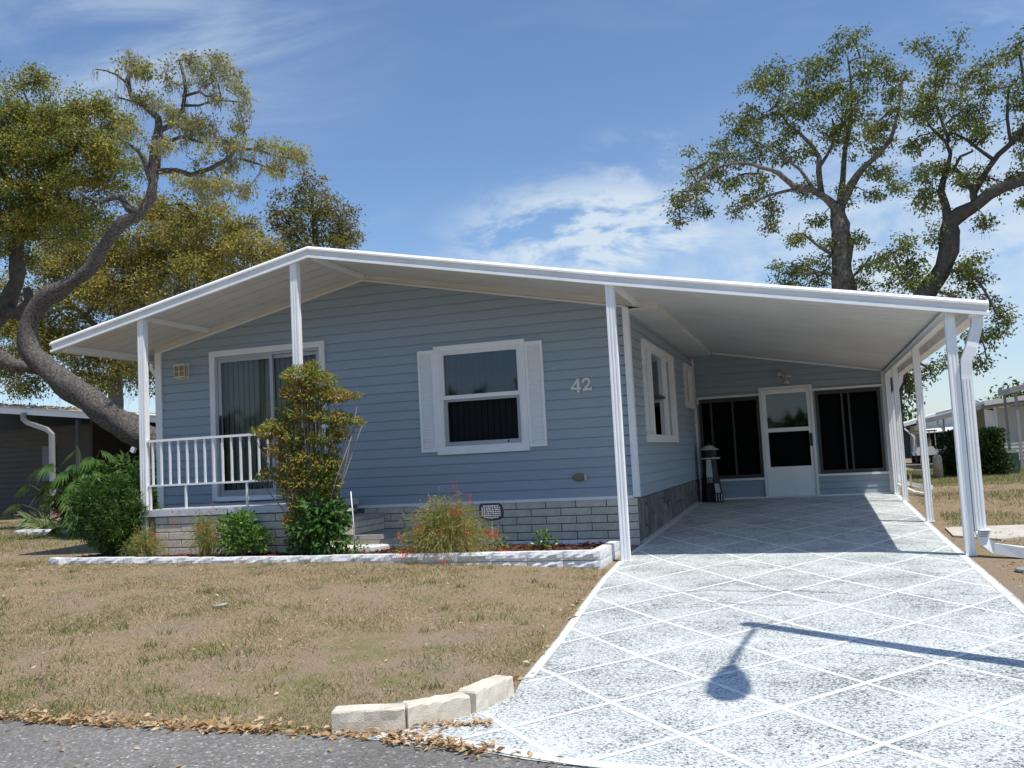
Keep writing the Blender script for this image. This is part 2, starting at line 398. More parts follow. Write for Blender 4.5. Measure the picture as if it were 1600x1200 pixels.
M_road = bpy.data.materials.new('weathered_asphalt'); M_road.use_nodes = True
def _road():
    nt = M_road.node_tree; N = nt.nodes; L = nt.links; b = N['Principled BSDF']; b.inputs['Roughness'].default_value = 0.9; b.inputs['Specular IOR Level'].default_value = 0.2
    tc = N.new('ShaderNodeTexCoord')
    vo = N.new('ShaderNodeTexVoronoi'); vo.inputs['Scale'].default_value = 75; L.new(tc.outputs['Object'], vo.inputs['Vector'])
    n = N.new('ShaderNodeTexNoise'); n.inputs['Scale'].default_value = 2.2; n.inputs['Detail'].default_value = 7; L.new(tc.outputs['Object'], n.inputs['Vector'])
    sp = N.new('ShaderNodeSeparateColor'); L.new(vo.outputs['Color'], sp.inputs[0])
    cr = N.new('ShaderNodeValToRGB'); e = cr.color_ramp.elements; e[0].position = 0; e[0].color = (.135, .128, .116, 1); e[1].position = .80; e[1].color = (.212, .203, .187, 1)
    q = e.new(.95); q.color = (.25, .245, .235, 1); q = e.new(.985); q.color = (.42, .41, .39, 1)
    L.new(sp.outputs[0], cr.inputs[0])
    mr = N.new('ShaderNodeMapRange'); mr.inputs[1].default_value = .3; mr.inputs[2].default_value = .7; mr.inputs[3].default_value = .85; mr.inputs[4].default_value = 1.12; L.new(n.outputs[0], mr.inputs[0])
    hs = N.new('ShaderNodeHueSaturation'); L.new(cr.outputs[0], hs.inputs['Color']); L.new(mr.outputs[0], hs.inputs['Value']); L.new(hs.outputs[0], b.inputs['Base Color'])
    bp = N.new('ShaderNodeBump'); bp.inputs['Strength'].default_value = 0.5; bp.inputs['Distance'].default_value = 0.006; L.new(vo.outputs['Distance'], bp.inputs['Height']); L.new(bp.outputs[0], b.inputs['Normal'])
_road()
def sheet(name, xs, ylo, yhi, dz, material, nsub=8):
    """a strip of ground-hugging sheet: xs samples, ylo/yhi functions of x"""
    V = []; F = []
    for x in xs:
        for k in range(nsub+1):
            y = ylo(x)+(yhi(x)-ylo(x))*k/nsub
            V.append((x, y, GS*max(y, -40)+dz))
    n = nsub+1
    for i in range(len(xs)-1):
        for k in range(nsub): F.append((i*n+k, (i+1)*n+k, (i+1)*n+k+1, i*n+k+1))
    o = np_object(name, np.array(V), np.array(F), material); o['kind'] = 'structure'; return o
def road_edge(x):                                            # ragged asphalt edge
    e = -7.33 - 0.22*float(sstep(0.1, 1.1, x)) - 0.25*float(sstep(1.1, 4.5, x))
    return e + 0.025*(float(vnoise(x, 3.0, 0.22))-0.5) + 0.02*(float(vnoise(x, 9.0, 0.07))-0.5)
rx = [-60, -40, -25, -15, -10] + [(-8 + 0.05*i) for i in range(0, 300)] + [8, 10, 15, 25, 40, 60]
sheet('road', rx, lambda x: -13.0, road_edge, 0.004, M_road)

# painted driveway
DRV_L = [(7.3, 0.05), (0.0, 0.02), (-1.2, -0.0), (-2.6, 0.08), (-3.7, 0.18), (-5.2, 0.33), (-6.2, 0.40), (-6.55, 0.46), (-6.9, 0.36), (-7.15, 0.13), (-7.30, -0.06)]
def drv_left(y):
    P = sorted(DRV_L); return float(np.interp(y, [p[0] for p in P], [p[1] for p in P]))
def drv_right(y): return 3.50 + 0.02*max(0, y)*0.5
M_drive = bpy.data.materials.new('speckled_driveway_coating'); M_drive.use_nodes = True
def _drive():
    nt = M_drive.node_tree; N = nt.nodes; L = nt.links; b = N['Principled BSDF']; b.inputs['Roughness'].default_value = 0.75; b.inputs['Specular IOR Level'].default_value = 0.25
    tc = N.new('ShaderNodeTexCoord')
    def nz(sc, det, ro, di=0.0):
        n = N.new('ShaderNodeTexNoise'); n.inputs['Scale'].default_value = sc; n.inputs['Detail'].default_value = det; n.inputs['Roughness'].default_value = ro; n.inputs['Distortion'].default_value = di
        L.new(tc.outputs['Object'], n.inputs['Vector']); return n.outputs[0]
    def mth(op, a, bb):
        q = N.new('ShaderNodeMath'); q.operation = op
        for i, v in enumerate((a, bb)):
            if isinstance(v, float): q.inputs[i].default_value = v
            else: L.new(v, q.inputs[i])
        return q.outputs[0]
    fine = nz(66, 3, 0.62, 0.8); big = nz(1.6, 5, 0.6); mid = nz(9, 3, 0.6)
    s = mth('ADD', fine, mth('MULTIPLY', mth('SUBTRACT', big, 0.5), 0.30)); s = mth('ADD', s, mth('MULTIPLY', mth('SUBTRACT', mid, 0.5), 0.16))
    cr = N.new('ShaderNodeValToRGB'); e = cr.color_ramp.elements
    e[0].position = .34; e[0].color = (.085, .092, .092, 1); e[1].position = .60; e[1].color = (.65, .675, .662, 1)
    q = e.new(.425); q.color = (.25, .268, .265, 1); q = e.new(.495); q.color = (.49, .52, .505, 1)
    L.new(s, cr.inputs[0]); L.new(cr.outputs[0], b.inputs['Base Color'])
    bp = N.new('ShaderNodeBump'); bp.inputs['Strength'].default_value = 0.35; bp.inputs['Distance'].default_value = 0.006; L.new(fine, bp.inputs['Height']); L.new(bp.outputs[0], b.inputs['Normal'])
_drive()
M_line = mat('white_line_paint', (0.78, 0.80, 0.79), 0.7, 0.0, 22, 0.2, 80, 0.25, col2=(0.52, 0.55, 0.545), two=(0.45, 0.72))
def front_edge(x): return -7.345 - 0.24*float(sstep(0.1, 1.3, x)) - 0.25*float(sstep(1.1, 4.5, x))
def build_drive():
    ys = [7.0-0.25*i for i in range(0, 57)]
    V = []; F = []; nx = 9
    rows = [y for y in ys if y > -7.30]
    for y in rows:
        a, b2 = drv_left(y), drv_right(y)
        for i in range(nx): V.append((a+(b2-a)*i/(nx-1), y, GS*y+0.008))
    a, b2 = -0.06, 3.5
    for i in range(nx):
        x = a+(b2-a)*i/(nx-1); y = front_edge(x)-0.0; V.append((x, y, GS*y+0.008))
    n = len(rows)+1
    for r in range(n-1):
        for i in range(nx-1): F.append((r*nx+i, (r+1)*nx+i, (r+1)*nx+i+1, r*nx+i+1))
    d = np_object('driveway', np.array(V), np.array(F), M_drive); d['kind'] = 'structure'
    return d
drive = build_drive()
def strip(pts, w, dz=0.012):
    P = [Vector((x, y, 0)) for x, y in pts]; V = []; F = []
    for i, p in enumerate(P):
        t = (P[min(i+1, len(P)-1)]-P[max(i-1, 0)]).normalized(); s = Vector((-t.y, t.x, 0))*(w*0.5*random.uniform(0.85, 1.12))
        for q in (p+s, p-s): V.append((q.x, q.y, GS*q.y+dz))
    for i in range(len(P)-1): F.append((2*i, 2*i+1, 2*i+3, 2*i+2))
    return V, F
def paint_line(pts, w, dz=0.012):
    fine = []
    for (a, b) in zip(pts[:-1], pts[1:]):
        n = max(1, int(math.dist(a, b)/0.12))
        for k in range(n): fine.append((a[0]+(b[0]-a[0])*k/n, a[1]+(b[1]-a[1])*k/n))
    fine.append(pts[-1])
    V, F = strip(fine, w, dz); np_object('painted_line', np.array(V), np.array(F), M_line, drive)
def diamonds():
    rows = [7.6, 6.95, 6.25, 5.52, 4.78, 4.02, 3.25, 2.5, 1.75, 1.0, 0.25, -0.52, -1.41, -2.06, -2.76, -3.40, -4.01, -4.58, -5.10, -5.65, -6.13, -6.63, -7.10, -7.55, -8.0]   # row k; centre column meets odd rows
    k0 = rows.index(-2.06)
    cx = lambda i, y: 1.80 + 0.43*i - 0.018*(y+2.0)
    def clip(pts):
        segs = []; cur = []
        for (a, b) in zip(pts[:-1], pts[1:]):
            n = 24
            for k in range(n):
                p = (a[0]+(b[0]-a[0])*k/n, a[1]+(b[1]-a[1])*k/n)
                inside = p[1] < 6.62 and p[1] > front_edge(p[0])+0.02 and drv_left(p[1])+0.02 < p[0] < drv_right(p[1])-0.02
                if inside: cur.append(p)
                elif cur: segs.append(cur); cur = []
        if cur: segs.append(cur)
        return segs
    for sgn in (1, -1):
        for c in range(-40, 41):
            if (c - 0) % 2: continue
            pts = []
            for k in range(len(rows)):
                i = sgn*(k-k0) + c
                pts.append((cx(i, rows[k]), rows[k]))
            for s in clip(pts):
                if len(s) > 6:
                    paint_line(s[::6]+[s[-1]], 0.036, 0.0094 if sgn > 0 else 0.0103)
diamonds()
paint_line([(drv_left(y)+0.04, y) for y in [6.6-0.4*i for i in range(0, 33)]], 0.05, 0.0112)
paint_line([(drv_right(y)-0.05, y) for y in [6.6-0.4*i for i in range(0, 35)]], 0.055, 0.0112)
paint_line([(x, front_edge(x)+0.05) for x in [0.0+0.15*i for i in range(0, 24)]], 0.07, 0.0121)

M_crack = mat('crack_grime', (0.10, 0.10, 0.10), 0.9, 0.2, 9)
def crack(pts, w):
    P = []
    for (a, b) in zip(pts[:-1], pts[1:]):
        n = max(2, int(math.dist(a, b)/0.035))
        for k in range(n): P.append((a[0]+(b[0]-a[0])*k/n+random.uniform(-.006, .006), a[1]+(b[1]-a[1])*k/n+random.uniform(-.012, .012)))
    V, F = strip(P, w, 0.0130); np_object('crack', np.array(V), np.array(F), M_crack, drive)
crack([(0.75, -3.42), (1.2, -3.30), (1.55, -3.36), (1.95, -3.33), (2.35, -3.52)], 0.011)
crack([(1.25, -3.86), (1.75, -3.98), (2.05, -3.96)], 0.008)
crack([(2.2, -5.45), (2.75, -5.6), (3.2, -5.52)], 0.006)
crack([(3.0, -3.55), (3.45, -3.5)], 0.007)
# ------------------------------------------------------------------ the house
WL, XP, ZC, ZP, ZB, D = -7.152, -3.674, 3.016, 3.759, 0.615, 6.653
CO = 0.127
def rooftop(x):
    if x < XP: return 3.931 - 0.21*(XP-x)
    if x < 0.06: return 3.931 - 0.2*(x-XP)
    return 3.184 - 0.1885*(x-0.06)
def ceil_z(x): return rooftop(x) - 0.10
MF = lambda s, d, z: (s, -d, z)                # front wall: along = x, out = -y
MS = lambda s, d, z: (d, s, z)                 # carport side: along = y, out = +x
MRr = lambda s, d, z: (s, D-d, z)              # wall behind the carport
ML = lambda s, d, z: (WL-d, s, z)              # far side
house = empty('mobile_home', 'single storey blue grey home with white porch and carport roof and the number 42', 'house', (-3.6, 0, 0))

def split(rects, op):
    out = []
    for (a, b, c, d) in rects:
        A, B, C_, D_ = op
        if B <= a or A >= b or D_ <= c or C_ >= d: out.append((a, b, c, d)); continue
        if a < A: out.append((a, A, c, d))
        if B < b: out.append((B, b, c, d))
        if c < C_: out.append((max(a, A), min(b, B), c, C_))
        if D_ < d: out.append((max(a, A), min(b, B), D_, d))
    return out
def clip_half(poly, a, b):                     # keep z <= a*s + b
    out = []; n = len(poly)
    for i in range(n):
        p, q = poly[i], poly[(i+1) % n]; fp = p[1]-(a*p[0]+b); fq = q[1]-(a*q[0]+b)
        if fp <= 0: out.append(p)
        if fp*fq < 0:
            t = fp/(fp-fq); out.append((p[0]+(q[0]-p[0])*t, p[1]+(q[1]-p[1])*t))
    return out
def area(poly): return 0.5*abs(sum(poly[i][0]*poly[(i+1) % len(poly)][1]-poly[(i+1) % len(poly)][0]*poly[i][1] for i in range(len(poly))))
def make_wall(M, s0, s1, z0, ztop, halves, openings, zstart, lap_out=0.0175):
    core = MB(); rs = [(s0, s1, z0, ztop)]
    for op in openings: rs = split(rs, op)
    for r in rs:
        p = [(r[0], r[2]), (r[1], r[2]), (r[1], r[3]), (r[0], r[3])]
        for h in halves: p = clip_half(p, *h)
        if len(p) > 2 and area(p) > 1e-4: core.prism(p, M, -0.10, 0.0)
    wall = core.build('wall', M_siding, house)
    k = 0
    while True:
        a = zstart + k*CO; b = a + CO; k += 1
        if a >= ztop: break
        rs = [(s0, s1, max(a, z0), b-0.0085)]
        for op in openings: rs = split(rs, op)
        for r in rs:
            p = [(r[0], r[2]), (r[1], r[2]), (r[1], r[3]), (r[0], r[3])]
            for h in halves: p = clip_half(p, *h)
            if len(p) < 3 or area(p) < 0.003: continue
            zk = a + 0.78*CO; f = lambda z: 0.0085+(lap_out-0.0085)*(1-(z-a)/(0.78*CO)) if z <= zk+1e-6 else 0.0085-0.0065*(z-zk)/(0.22*CO)
            lower = clip_half(p, 0, zk); upper = [(s_, -z_) for s_, z_ in clip_half([(s_, -z_) for s_, z_ in p], 0, -zk)]; m = MB()
            for q in (lower, upper):
                if len(q) < 3 or area(q) < 1e-6: continue
                n = len(q); m.add([M(s_, f(z_), z_) for s_, z_ in q] + [M(s_, 0.0005, z_) for s_, z_ in q], [tuple(range(n))] + [(i, (i+1) % n, n+(i+1) % n, n+i) for i in range(n) if not (abs(q[i][1]-zk) < 1e-6 and abs(q[(i+1) % n][1]-zk) < 1e-6)])
            if not m.f: continue
            m.build('siding_board', M_siding, wall)
    return wall

DOOR = (-6.15, -4.37, 0.80, 2.88)
WIN = (-2.58, -1.42, 1.32, 2.65)
front = make_wall(MF, WL+0.06, -0.02, ZB, ZP, [(-(ZP-ZC)/(0-XP), ZP+(ZP-ZC)/(0-XP)*XP), ((ZP-ZC)/(XP-WL), ZP-(ZP-ZC)/(XP-WL)*XP)], [DOOR, WIN], ZB+0.0)
SW1 = (1.00, 3.75, 1.35, 2.64); SW2 = (5.36, 6.26, 1.98, 2.67)
side = make_wall(MS, 0.0, D, ZB, 2.955, [], [SW1, SW2], ZB)
gr = lambda y: GS*y
ZR = gr(D)
RD = (1.30, 2.16, ZR, ZR+2.03); RW1 = (0.10, 1.22, 0.57, 2.09); RW2 = (2.26, 3.38, 0.59, 2.11)
rear = make_wall(MRr, 0.0, 3.47, ZR, 3.10, [(-0.1885, 3.184+0.1885*0.06-0.102)], [RD, RW1, RW2], ZR+0.02)
left = make_wall(ML, 0.0, 11.5, 0.1, ZC, [], [], ZB)
bw = MB(); bw.box(WL, 0.0, 11.5, 11.6, 0, ZC); bw.build('wall', M_siding, house)
sr = MB(); sr.box(3.47, 3.57, D+0.001, 11.5, ZR, 2.43); sr.box(0, 3.57, 11.5, 11.6, ZR, 2.43); sr.build('wall', M_siding, house)
# dark rooms behind the openings
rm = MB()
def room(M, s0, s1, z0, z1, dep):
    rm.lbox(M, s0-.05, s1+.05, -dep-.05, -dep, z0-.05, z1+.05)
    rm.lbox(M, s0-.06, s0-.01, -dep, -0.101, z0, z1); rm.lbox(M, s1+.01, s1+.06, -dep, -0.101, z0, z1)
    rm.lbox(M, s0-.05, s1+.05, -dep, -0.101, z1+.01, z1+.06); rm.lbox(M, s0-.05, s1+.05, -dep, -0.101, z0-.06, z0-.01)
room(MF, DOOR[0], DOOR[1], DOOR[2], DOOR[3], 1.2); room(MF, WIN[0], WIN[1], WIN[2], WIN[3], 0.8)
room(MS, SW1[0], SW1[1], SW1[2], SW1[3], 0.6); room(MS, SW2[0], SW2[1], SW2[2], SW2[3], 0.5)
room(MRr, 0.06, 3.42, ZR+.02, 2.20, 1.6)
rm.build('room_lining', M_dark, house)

# trim strips on the walls
t = MB()
t.lbox(MF, -0.04, 0.03, 0.0, 0.035, 0.60, 3.00); t.lbox(MS, -0.034, 0.075, 0.002, 0.036, 0.60, 3.00)
t.build('corner_trim', M_white, house)
t = MB(); t.lbox(MF, WL-0.035, WL+0.075, 0.0, 0.035, 0.60, 3.01); t.lbox(ML, -0.03, 0.09, 0.001, 0.034, 0.6, 3.0); t.build('corner_trim', M_white, house)
t = MB(); t.lbox(MF, WL+0.076, -0.041, 0.0, 0.022, ZB-0.035, ZB+0.004); t.build('starter_strip', M_white, house)
t = MB(); t.lbox(MS, 0.076, D-0.02, 0.0, 0.02, ZB-0.03, ZB+0.002); t.build('starter_strip', M_siding, house)
t = MB(); t.lbox(MS, 0.078, 0.27, 0.0, 0.028, ZB+0.006, ZB+0.10); t.build('dryer_vent_cover', M_siding, house)
t = MB(); t.lbox(MRr, 0.001, 0.05, 0.0, 0.03, 0.2, 2.92); t.build('corner_trim', M_trim, house)
# sloping frieze under the porch ceiling, and the little trim below it
for (xa, xb) in ((WL-0.02, XP), (XP, 0.42)):
    m = MB(); za = (lambda x: ZC+(ZP-ZC)*(1-abs(x-XP)/(XP-WL)) if x < 0 else ZC - 0.202*x)
    n = 2; rings = []
    for x in (xa, xb):
        zt = ceil_z(x)-0.003; zb_ = za(x)
        rings.append([MF(x, 0.0, zb_), MF(x, 0.045, zb_), MF(x, 0.045, zt), MF(x, 0.0, zt)])
    m.loft(rings); m.build('frieze_board', M_soffit, house)
    m = MB(); rings = []
    for x in (xa, min(xb, 0.0)):
        z = za(x); rings.append([MF(x, 0.018, z-0.03), MF(x, 0.055, z-0.03), MF(x, 0.055, z-0.004), MF(x, 0.018, z-0.004)])
    m.loft(rings); m.build('rake_trim', M_trim, house)

# ---------------- roof
roofm = MB()
YF, YB = -1.44, 11.8
sec = [-7.66, XP, 0.06, 3.80]
rings = []
for x in sec:
    rings.append([(x, YF, rooftop(x)-0.012), (x, YB, rooftop(x)-0.012), (x, YB, rooftop(x)-0.05), (x, YF, rooftop(x)-0.05)])
roofm.loft(rings); roof = roofm.build('roof', M_white, house)
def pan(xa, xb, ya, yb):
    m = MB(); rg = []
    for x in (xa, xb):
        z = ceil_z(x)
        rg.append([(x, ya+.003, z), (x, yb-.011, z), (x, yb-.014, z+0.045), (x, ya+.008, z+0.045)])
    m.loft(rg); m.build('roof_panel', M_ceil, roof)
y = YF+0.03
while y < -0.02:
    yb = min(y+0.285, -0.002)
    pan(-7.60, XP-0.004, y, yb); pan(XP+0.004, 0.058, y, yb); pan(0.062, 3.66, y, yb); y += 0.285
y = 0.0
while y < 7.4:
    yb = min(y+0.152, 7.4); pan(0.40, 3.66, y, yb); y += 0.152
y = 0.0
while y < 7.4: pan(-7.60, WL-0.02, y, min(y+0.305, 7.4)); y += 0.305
# moulded fascia along the front and its return down the eaves
def fascia(xs):
    prof = [(-1.478, 0.0), (-1.508, -0.030), (-1.508, -0.050), (-1.468, -0.056), (-1.464, -0.098), (-1.497, -0.118), (-1.499, -0.148), (-1.450, -0.148), (-1.4401, -0.06), (-1.4401, 0.0)]
    m = MB(); m.loft([[(x, yy, rooftop(x)+zz) for yy, zz in prof] for x in xs]); return m.build('fascia', M_white, roof)
fascia([-7.72, XP-0.0005]); fascia([XP+0.0005, 0.06, 3.88])
m = MB(); rg = []
for (yy) in (-1.439, 11.8):
    z = rooftop(-7.7); rg.append([(-7.74, yy, z), (-7.661, yy, z), (-7.661, yy, z-0.15), (-7.74, yy, z-0.12)])
m.loft(rg); m.build('gutter', M_white, roof)
m = MB(); z = ceil_z(-7.5); m.box(-7.60, -7.52, -1.40, 7.0, z-0.085, z-0.004); m.build('beam', M_white, roof)
# eave beams from each porch post back to the wall
for x, w in ((-6.22, .05), (XP+0.02, .05), (0.14, .06)):
    m = MB(); z = ceil_z(x); zl = ceil_z(x-w/2); zr = ceil_z(x+w/2)
    lo = min(zl, zr) - 0.055
    m.hexa([(x-w/2, -1.40, lo), (x+w/2, -1.40, lo), (x+w/2, -0.047, lo), (x-w/2, -0.047, lo), (x-w/2, -1.40, zl-.003), (x+w/2, -1.40, zr-.003), (x+w/2, -0.047, zr-.003), (x-w/2, -0.047, zl-.003)])
    m.build('beam', M_white, roof)
# boxed soffit along the carport side
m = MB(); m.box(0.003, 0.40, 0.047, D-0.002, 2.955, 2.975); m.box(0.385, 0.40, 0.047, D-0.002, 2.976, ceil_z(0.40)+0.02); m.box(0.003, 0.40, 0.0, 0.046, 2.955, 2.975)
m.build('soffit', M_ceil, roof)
# carport beam and gutter
m = MB(); m.box(3.49, 3.57, -1.42, 7.4, 2.335, ceil_z(3.57)-0.002); m.box(3.47, 3.489, -1.42, 7.4, 2.385, 2.41); m.build('beam', M_white, roof)
m = MB()
prof = [(3.70, 2.475), (3.70, 2.315), (3.83, 2.315), (3.872, 2.36), (3.872, 2.475), (3.855, 2.475), (3.855, 2.365), (3.82, 2.332), (3.718, 2.332), (3.718, 2.475)]
m.loft([[(x, yy, z) for x, z in prof] for yy in (-1.438, 7.4)]); m.build('gutter', M_white, roof)
m = MB(); m.box(3.571, 3.699, -1.42, 7.4, 2.40, 2.415); m.build('soffit', M_soffit, roof)
# white edge where the ceiling meets the back wall
m = MB(); rg = []
for x in (0.41, 3.47):
    z = ceil_z(x); rg.append([MRr(x, 0.0, z-0.04), MRr(x, 0.03, z-0.04), MRr(x, 0.03, z-0.004), MRr(x, 0.0, z-0.004)])
m.loft(rg); m.build('rake_trim', M_trim, house)

# ---------------- posts: fluted aluminium
def post(x, y, z0, z1, w=0.092, name='post'):
    h = w/2; g = 0.0035; n = []
    def side(ax):
        u = [-h, -h*.62, -h*.5, -h*.30, -h*.12, h*.12, h*.30, h*.5, h*.62]
        dd = [0, 0, g, g, 0, 0, g, g, 0]
        return [(a, -h+b) for a, b in zip(u, dd)]
    poly = []
    for r in range(4):
        c, s_ = math.cos(r*math.pi/2), math.sin(r*math.pi/2)
        poly += [(a*c-b*s_, a*s_+b*c) for a, b in side(0)]
    m = MB(); m.loft([[(x+a, y+b, z) for a, b in poly] for z in (z0, z1)])
    m.box(x-h-.012, x+h+.012, y-h-.012, y+h+.012, z0, z0+0.012)
    return m.build(name, M_white, house)
post(0.10, -1.41, g1(0.1, -1.41), rooftop(0.10)-0.11)
post(-3.91, -1.41, 0.73, rooftop(-3.91)-0.11)
post(-6.25, -1.41, 0.08, rooftop(-6.25)-0.11)
for yy, w in ((-1.38, .092), (1.78, .085), (5.0, .085), (6.55, .085)):
    post(3.53, yy, gr(yy)+0.004, 2.336, w)
# downspouts
def downspout(path, wx, wy, hint=Vector((0, 1, 0))):
    m = MB(); m.sweep(path, wx, wy, hint)
    m2 = m.build('downspout', M_white, house)
    return m2
dsp = downspout([(3.78, -1.36, 2.318), (3.775, -1.37, 2.24), (3.70, -1.40, 2.02), (3.645, -1.40, 1.90), (3.634, -1.395, 1.75), (3.634, -1.395, 0.22), (3.66, -1.45, 0.10), (3.74, -1.52, 0.05), (3.95, -1.60, 0.02), (4.55, -1.80, -0.01)], 0.056, 0.051)
m = MB()
for k in range(3): m.box(3.598+0.030*k, 3.610+0.030*k, -1.457, -1.4505, 0.24, 1.72)
m.build('rib', M_white, dsp)
m = MB()
for k in range(5):
    a = 0.10+k*0.016; m.box(3.595+k*.004, 3.69+k*.006, -1.52-k*.006, -1.37, a+0.06, a+0.066)
m.build('elbow_crimp', M_white, dsp)
downspout([(3.78, 6.75, 2.318), (3.76, 6.75, 2.2), (3.62, 6.75, 1.95), (3.60, 6.75, 1.8), (3.60, 6.75, 0.5), (3.64, 6.72, 0.36), (3.95, 6.6, 0.28), (4.1, 6.5, 0.26)], 0.05, 0.04)
m = MB(); m.tube([(3.55, 6.4, 0.33), (3.8, 6.1, 0.19), (3.95, 5.75, 0.17)], 0.035, 8); m.build('drain_pipe', M_white, house)
downspout([(-7.70, 0.55, 2.96), (-7.70, 0.55, 2.86), (-7.62, 0.55, 2.76), (-7.25, 0.55, 2.70), (-7.21, 0.55, 2.6), (-7.21, 0.55, 0.4)], 0.04, 0.035)

# ---------------- skirting: coursed grey brick in front, upright stones along the carport
sk = MB(); sk.lbox(MF, WL, 0.0, -0.10, -0.012, -0.25, 0.598); skirt = sk.build('skirting', M_mortar, house)
def brick_mesh(L_, H_, T_):
    m = MB(); e = 0.004
    m.loft([[(0, 0, 0), (L_, 0, 0), (L_, 0, H_), (0, 0, H_)], [(0, -T_+e, 0), (L_, -T_+e, 0), (L_, -T_+e, H_), (0, -T_+e, H_)], [(e, -T_, e), (L_-e, -T_, e), (L_-e, -T_, H_-e), (e, -T_, H_-e)]])
    return m.mesh('brick', M_brick)
BR = brick_mesh(0.388, 0.089, 0.02); BRh = brick_mesh(0.188, 0.089, 0.02)
def bricks(x0, x1, ztop, zbot, y, parent):
    z = ztop; r = 0
    while z > zbot:
        z -= 0.100; x = x1 - (0.0 if r % 2 == 0 else -0.2)
        x = x1 if r % 2 == 0 else x1 - 0.2
        if r % 2: put(BRh, 'brick', (x1-0.188, y, z), parent)
        while x - 0.388 > x0:
            put(BR, 'brick', (x-0.388, y + random.uniform(-.002, .002), z), parent); x -= 0.400
        if x - 0.188 > x0: put(BRh, 'brick', (x-0.188, y, z), parent)
        r += 1
bricks(-3.98, 0.0, 0.596, -0.05, 0.012, skirt)
sk = MB(); sk.lbox(MS, 0.0, D, -0.09, -0.018, -0.1, ZB-0.032); skst = sk.build('skirting', M_mortar, house)
y = 0.012
while y < D-0.25:
    w = random.uniform(0.16, 0.36); w = min(w, D-0.03-y)
    zb = gr(y)+0.01; zt = ZB-0.036; k = 0; z = zb
    while z < zt-0.05:
        h = random.choice([zt-z, random.uniform(.18, .32)]); h = min(h, zt-z)
        if zt-z-h < 0.08: h = zt-z
        a, b = y+.006, y+w-.006; c, d = z+.006, z+h-.006; j = lambda: random.uniform(-.012, .012)
        q = [(a, c), (b, c), (b+0, d), (a, d)]
        mm = MB(); mid = [((a+b)/2+(s-(a+b)/2)*.78+j(), (c+d)/2+(zz-(c+d)/2)*.82+j()) for s, zz in q]; o_ = random.uniform(.004, .016)
        mm.loft([[MS(s, -0.019, zz) for s, zz in q], [MS(s, -0.004, zz) for s, zz in q], [MS(s, o_, zz) for s, zz in mid]])
        mm.build('stone', M_stone, skst); z += h
    y += w
m = MB(); m.lbox(MS, 0.0, D-0.05, 0.0, 0.05, 0, 0) if False else None
mm = MB(); rg = []
for yy in (0.02, D-0.03): rg.append([(0.0, yy, gr(yy)), (0.045, yy, gr(yy)), (0.03, yy, gr(yy)+0.03), (0.0, yy, gr(yy)+0.04)])
mm.loft(rg); mm.build('base_moulding', M_slab, house)

# ---------------- openings
def ring(m, M, s0, s1, d0, d1, z0, z1, w, wb=None, wt=None):
    wb = w if wb is None else wb; wt = w if wt is None else wt
    m.lbox(M, s0, s0+w, d0, d1, z0, z1); m.lbox(M, s1-w, s1, d0, d1, z0, z1)
    m.lbox(M, s0+w, s1-w, d0, d1, z0, z0+wb); m.lbox(M, s0+w, s1-w, d0, d1, z1-wt, z1)
    return m
# sliding glass door on the porch
m = ring(MB(), MF, -6.216, -4.305, 0.002, 0.045, 0.76, 2.95, 0.085, 0.06); sd = m.build('sliding_door', M_trim, house)
m = MB(); ring(m, MF, -6.13, -4.39, -0.06, 0.018, 0.822, 2.862, 0.035); m.build('frame', M_alu, sd)
m = MB(); ring(m, MF, -6.09, -5.17, -0.02, 0.010, 0.858, 2.825, 0.05); m.build('sash', M_alu, sd)
m = MB(); ring(m, MF, -5.22, -4.43, -0.055, -0.025, 0.858, 2.825, 0.05); m.build('sash', M_alu, sd)
m = MB(); m.lbox(MF, -6.04, -5.22, -0.008, -0.002, 0.908, 2.775); m.build('pane', M_glass, sd)
m = MB(); m.lbox(MF, -5.17, -4.48, -0.043, -0.037, 0.908, 2.775); m.build('pane', M_glass, sd)
m = MB(); m.lbox(MF, -6.075, -6.05, 0.0105, 0.045, 1.65, 1.95); m.lbox(MF, -6.078, -6.046, 0.0101, 0.02, 1.60, 2.0); m.build('handle', M_black, sd)
def blinds(M, s0, s1, z0, z1, d, parent, material, pitch=0.088):
    mm = MB(); w = 0.076
    mm.v = [(-w/2, -0.012, z0), (0, 0.006, z0), (w/2, 0.014, z0), (-w/2, -0.012, z1), (0, 0.006, z1), (w/2, 0.014, z1)]; mm.f = [(0, 1, 4, 3), (1, 2, 5, 4)]
    me = mm.mesh('blind_slat', material); s = s0
    rz = {'f': 0, 's': math.pi/2}['s' if M is MS else 'f']
    while s < s1:
        p = M(s, d, 0); put(me, 'blind_slat', p, parent, rz - random.uniform(.34, .50)); s += pitch
blinds(MF, -6.05, -4.45, 0.86, 2.80, -0.12, sd, M_blind)
m = MB(); m.lbox(MF, -6.12, -4.40, 0.0455, 0.075, 0.755, 0.80); m.build('sill', M_white, sd)

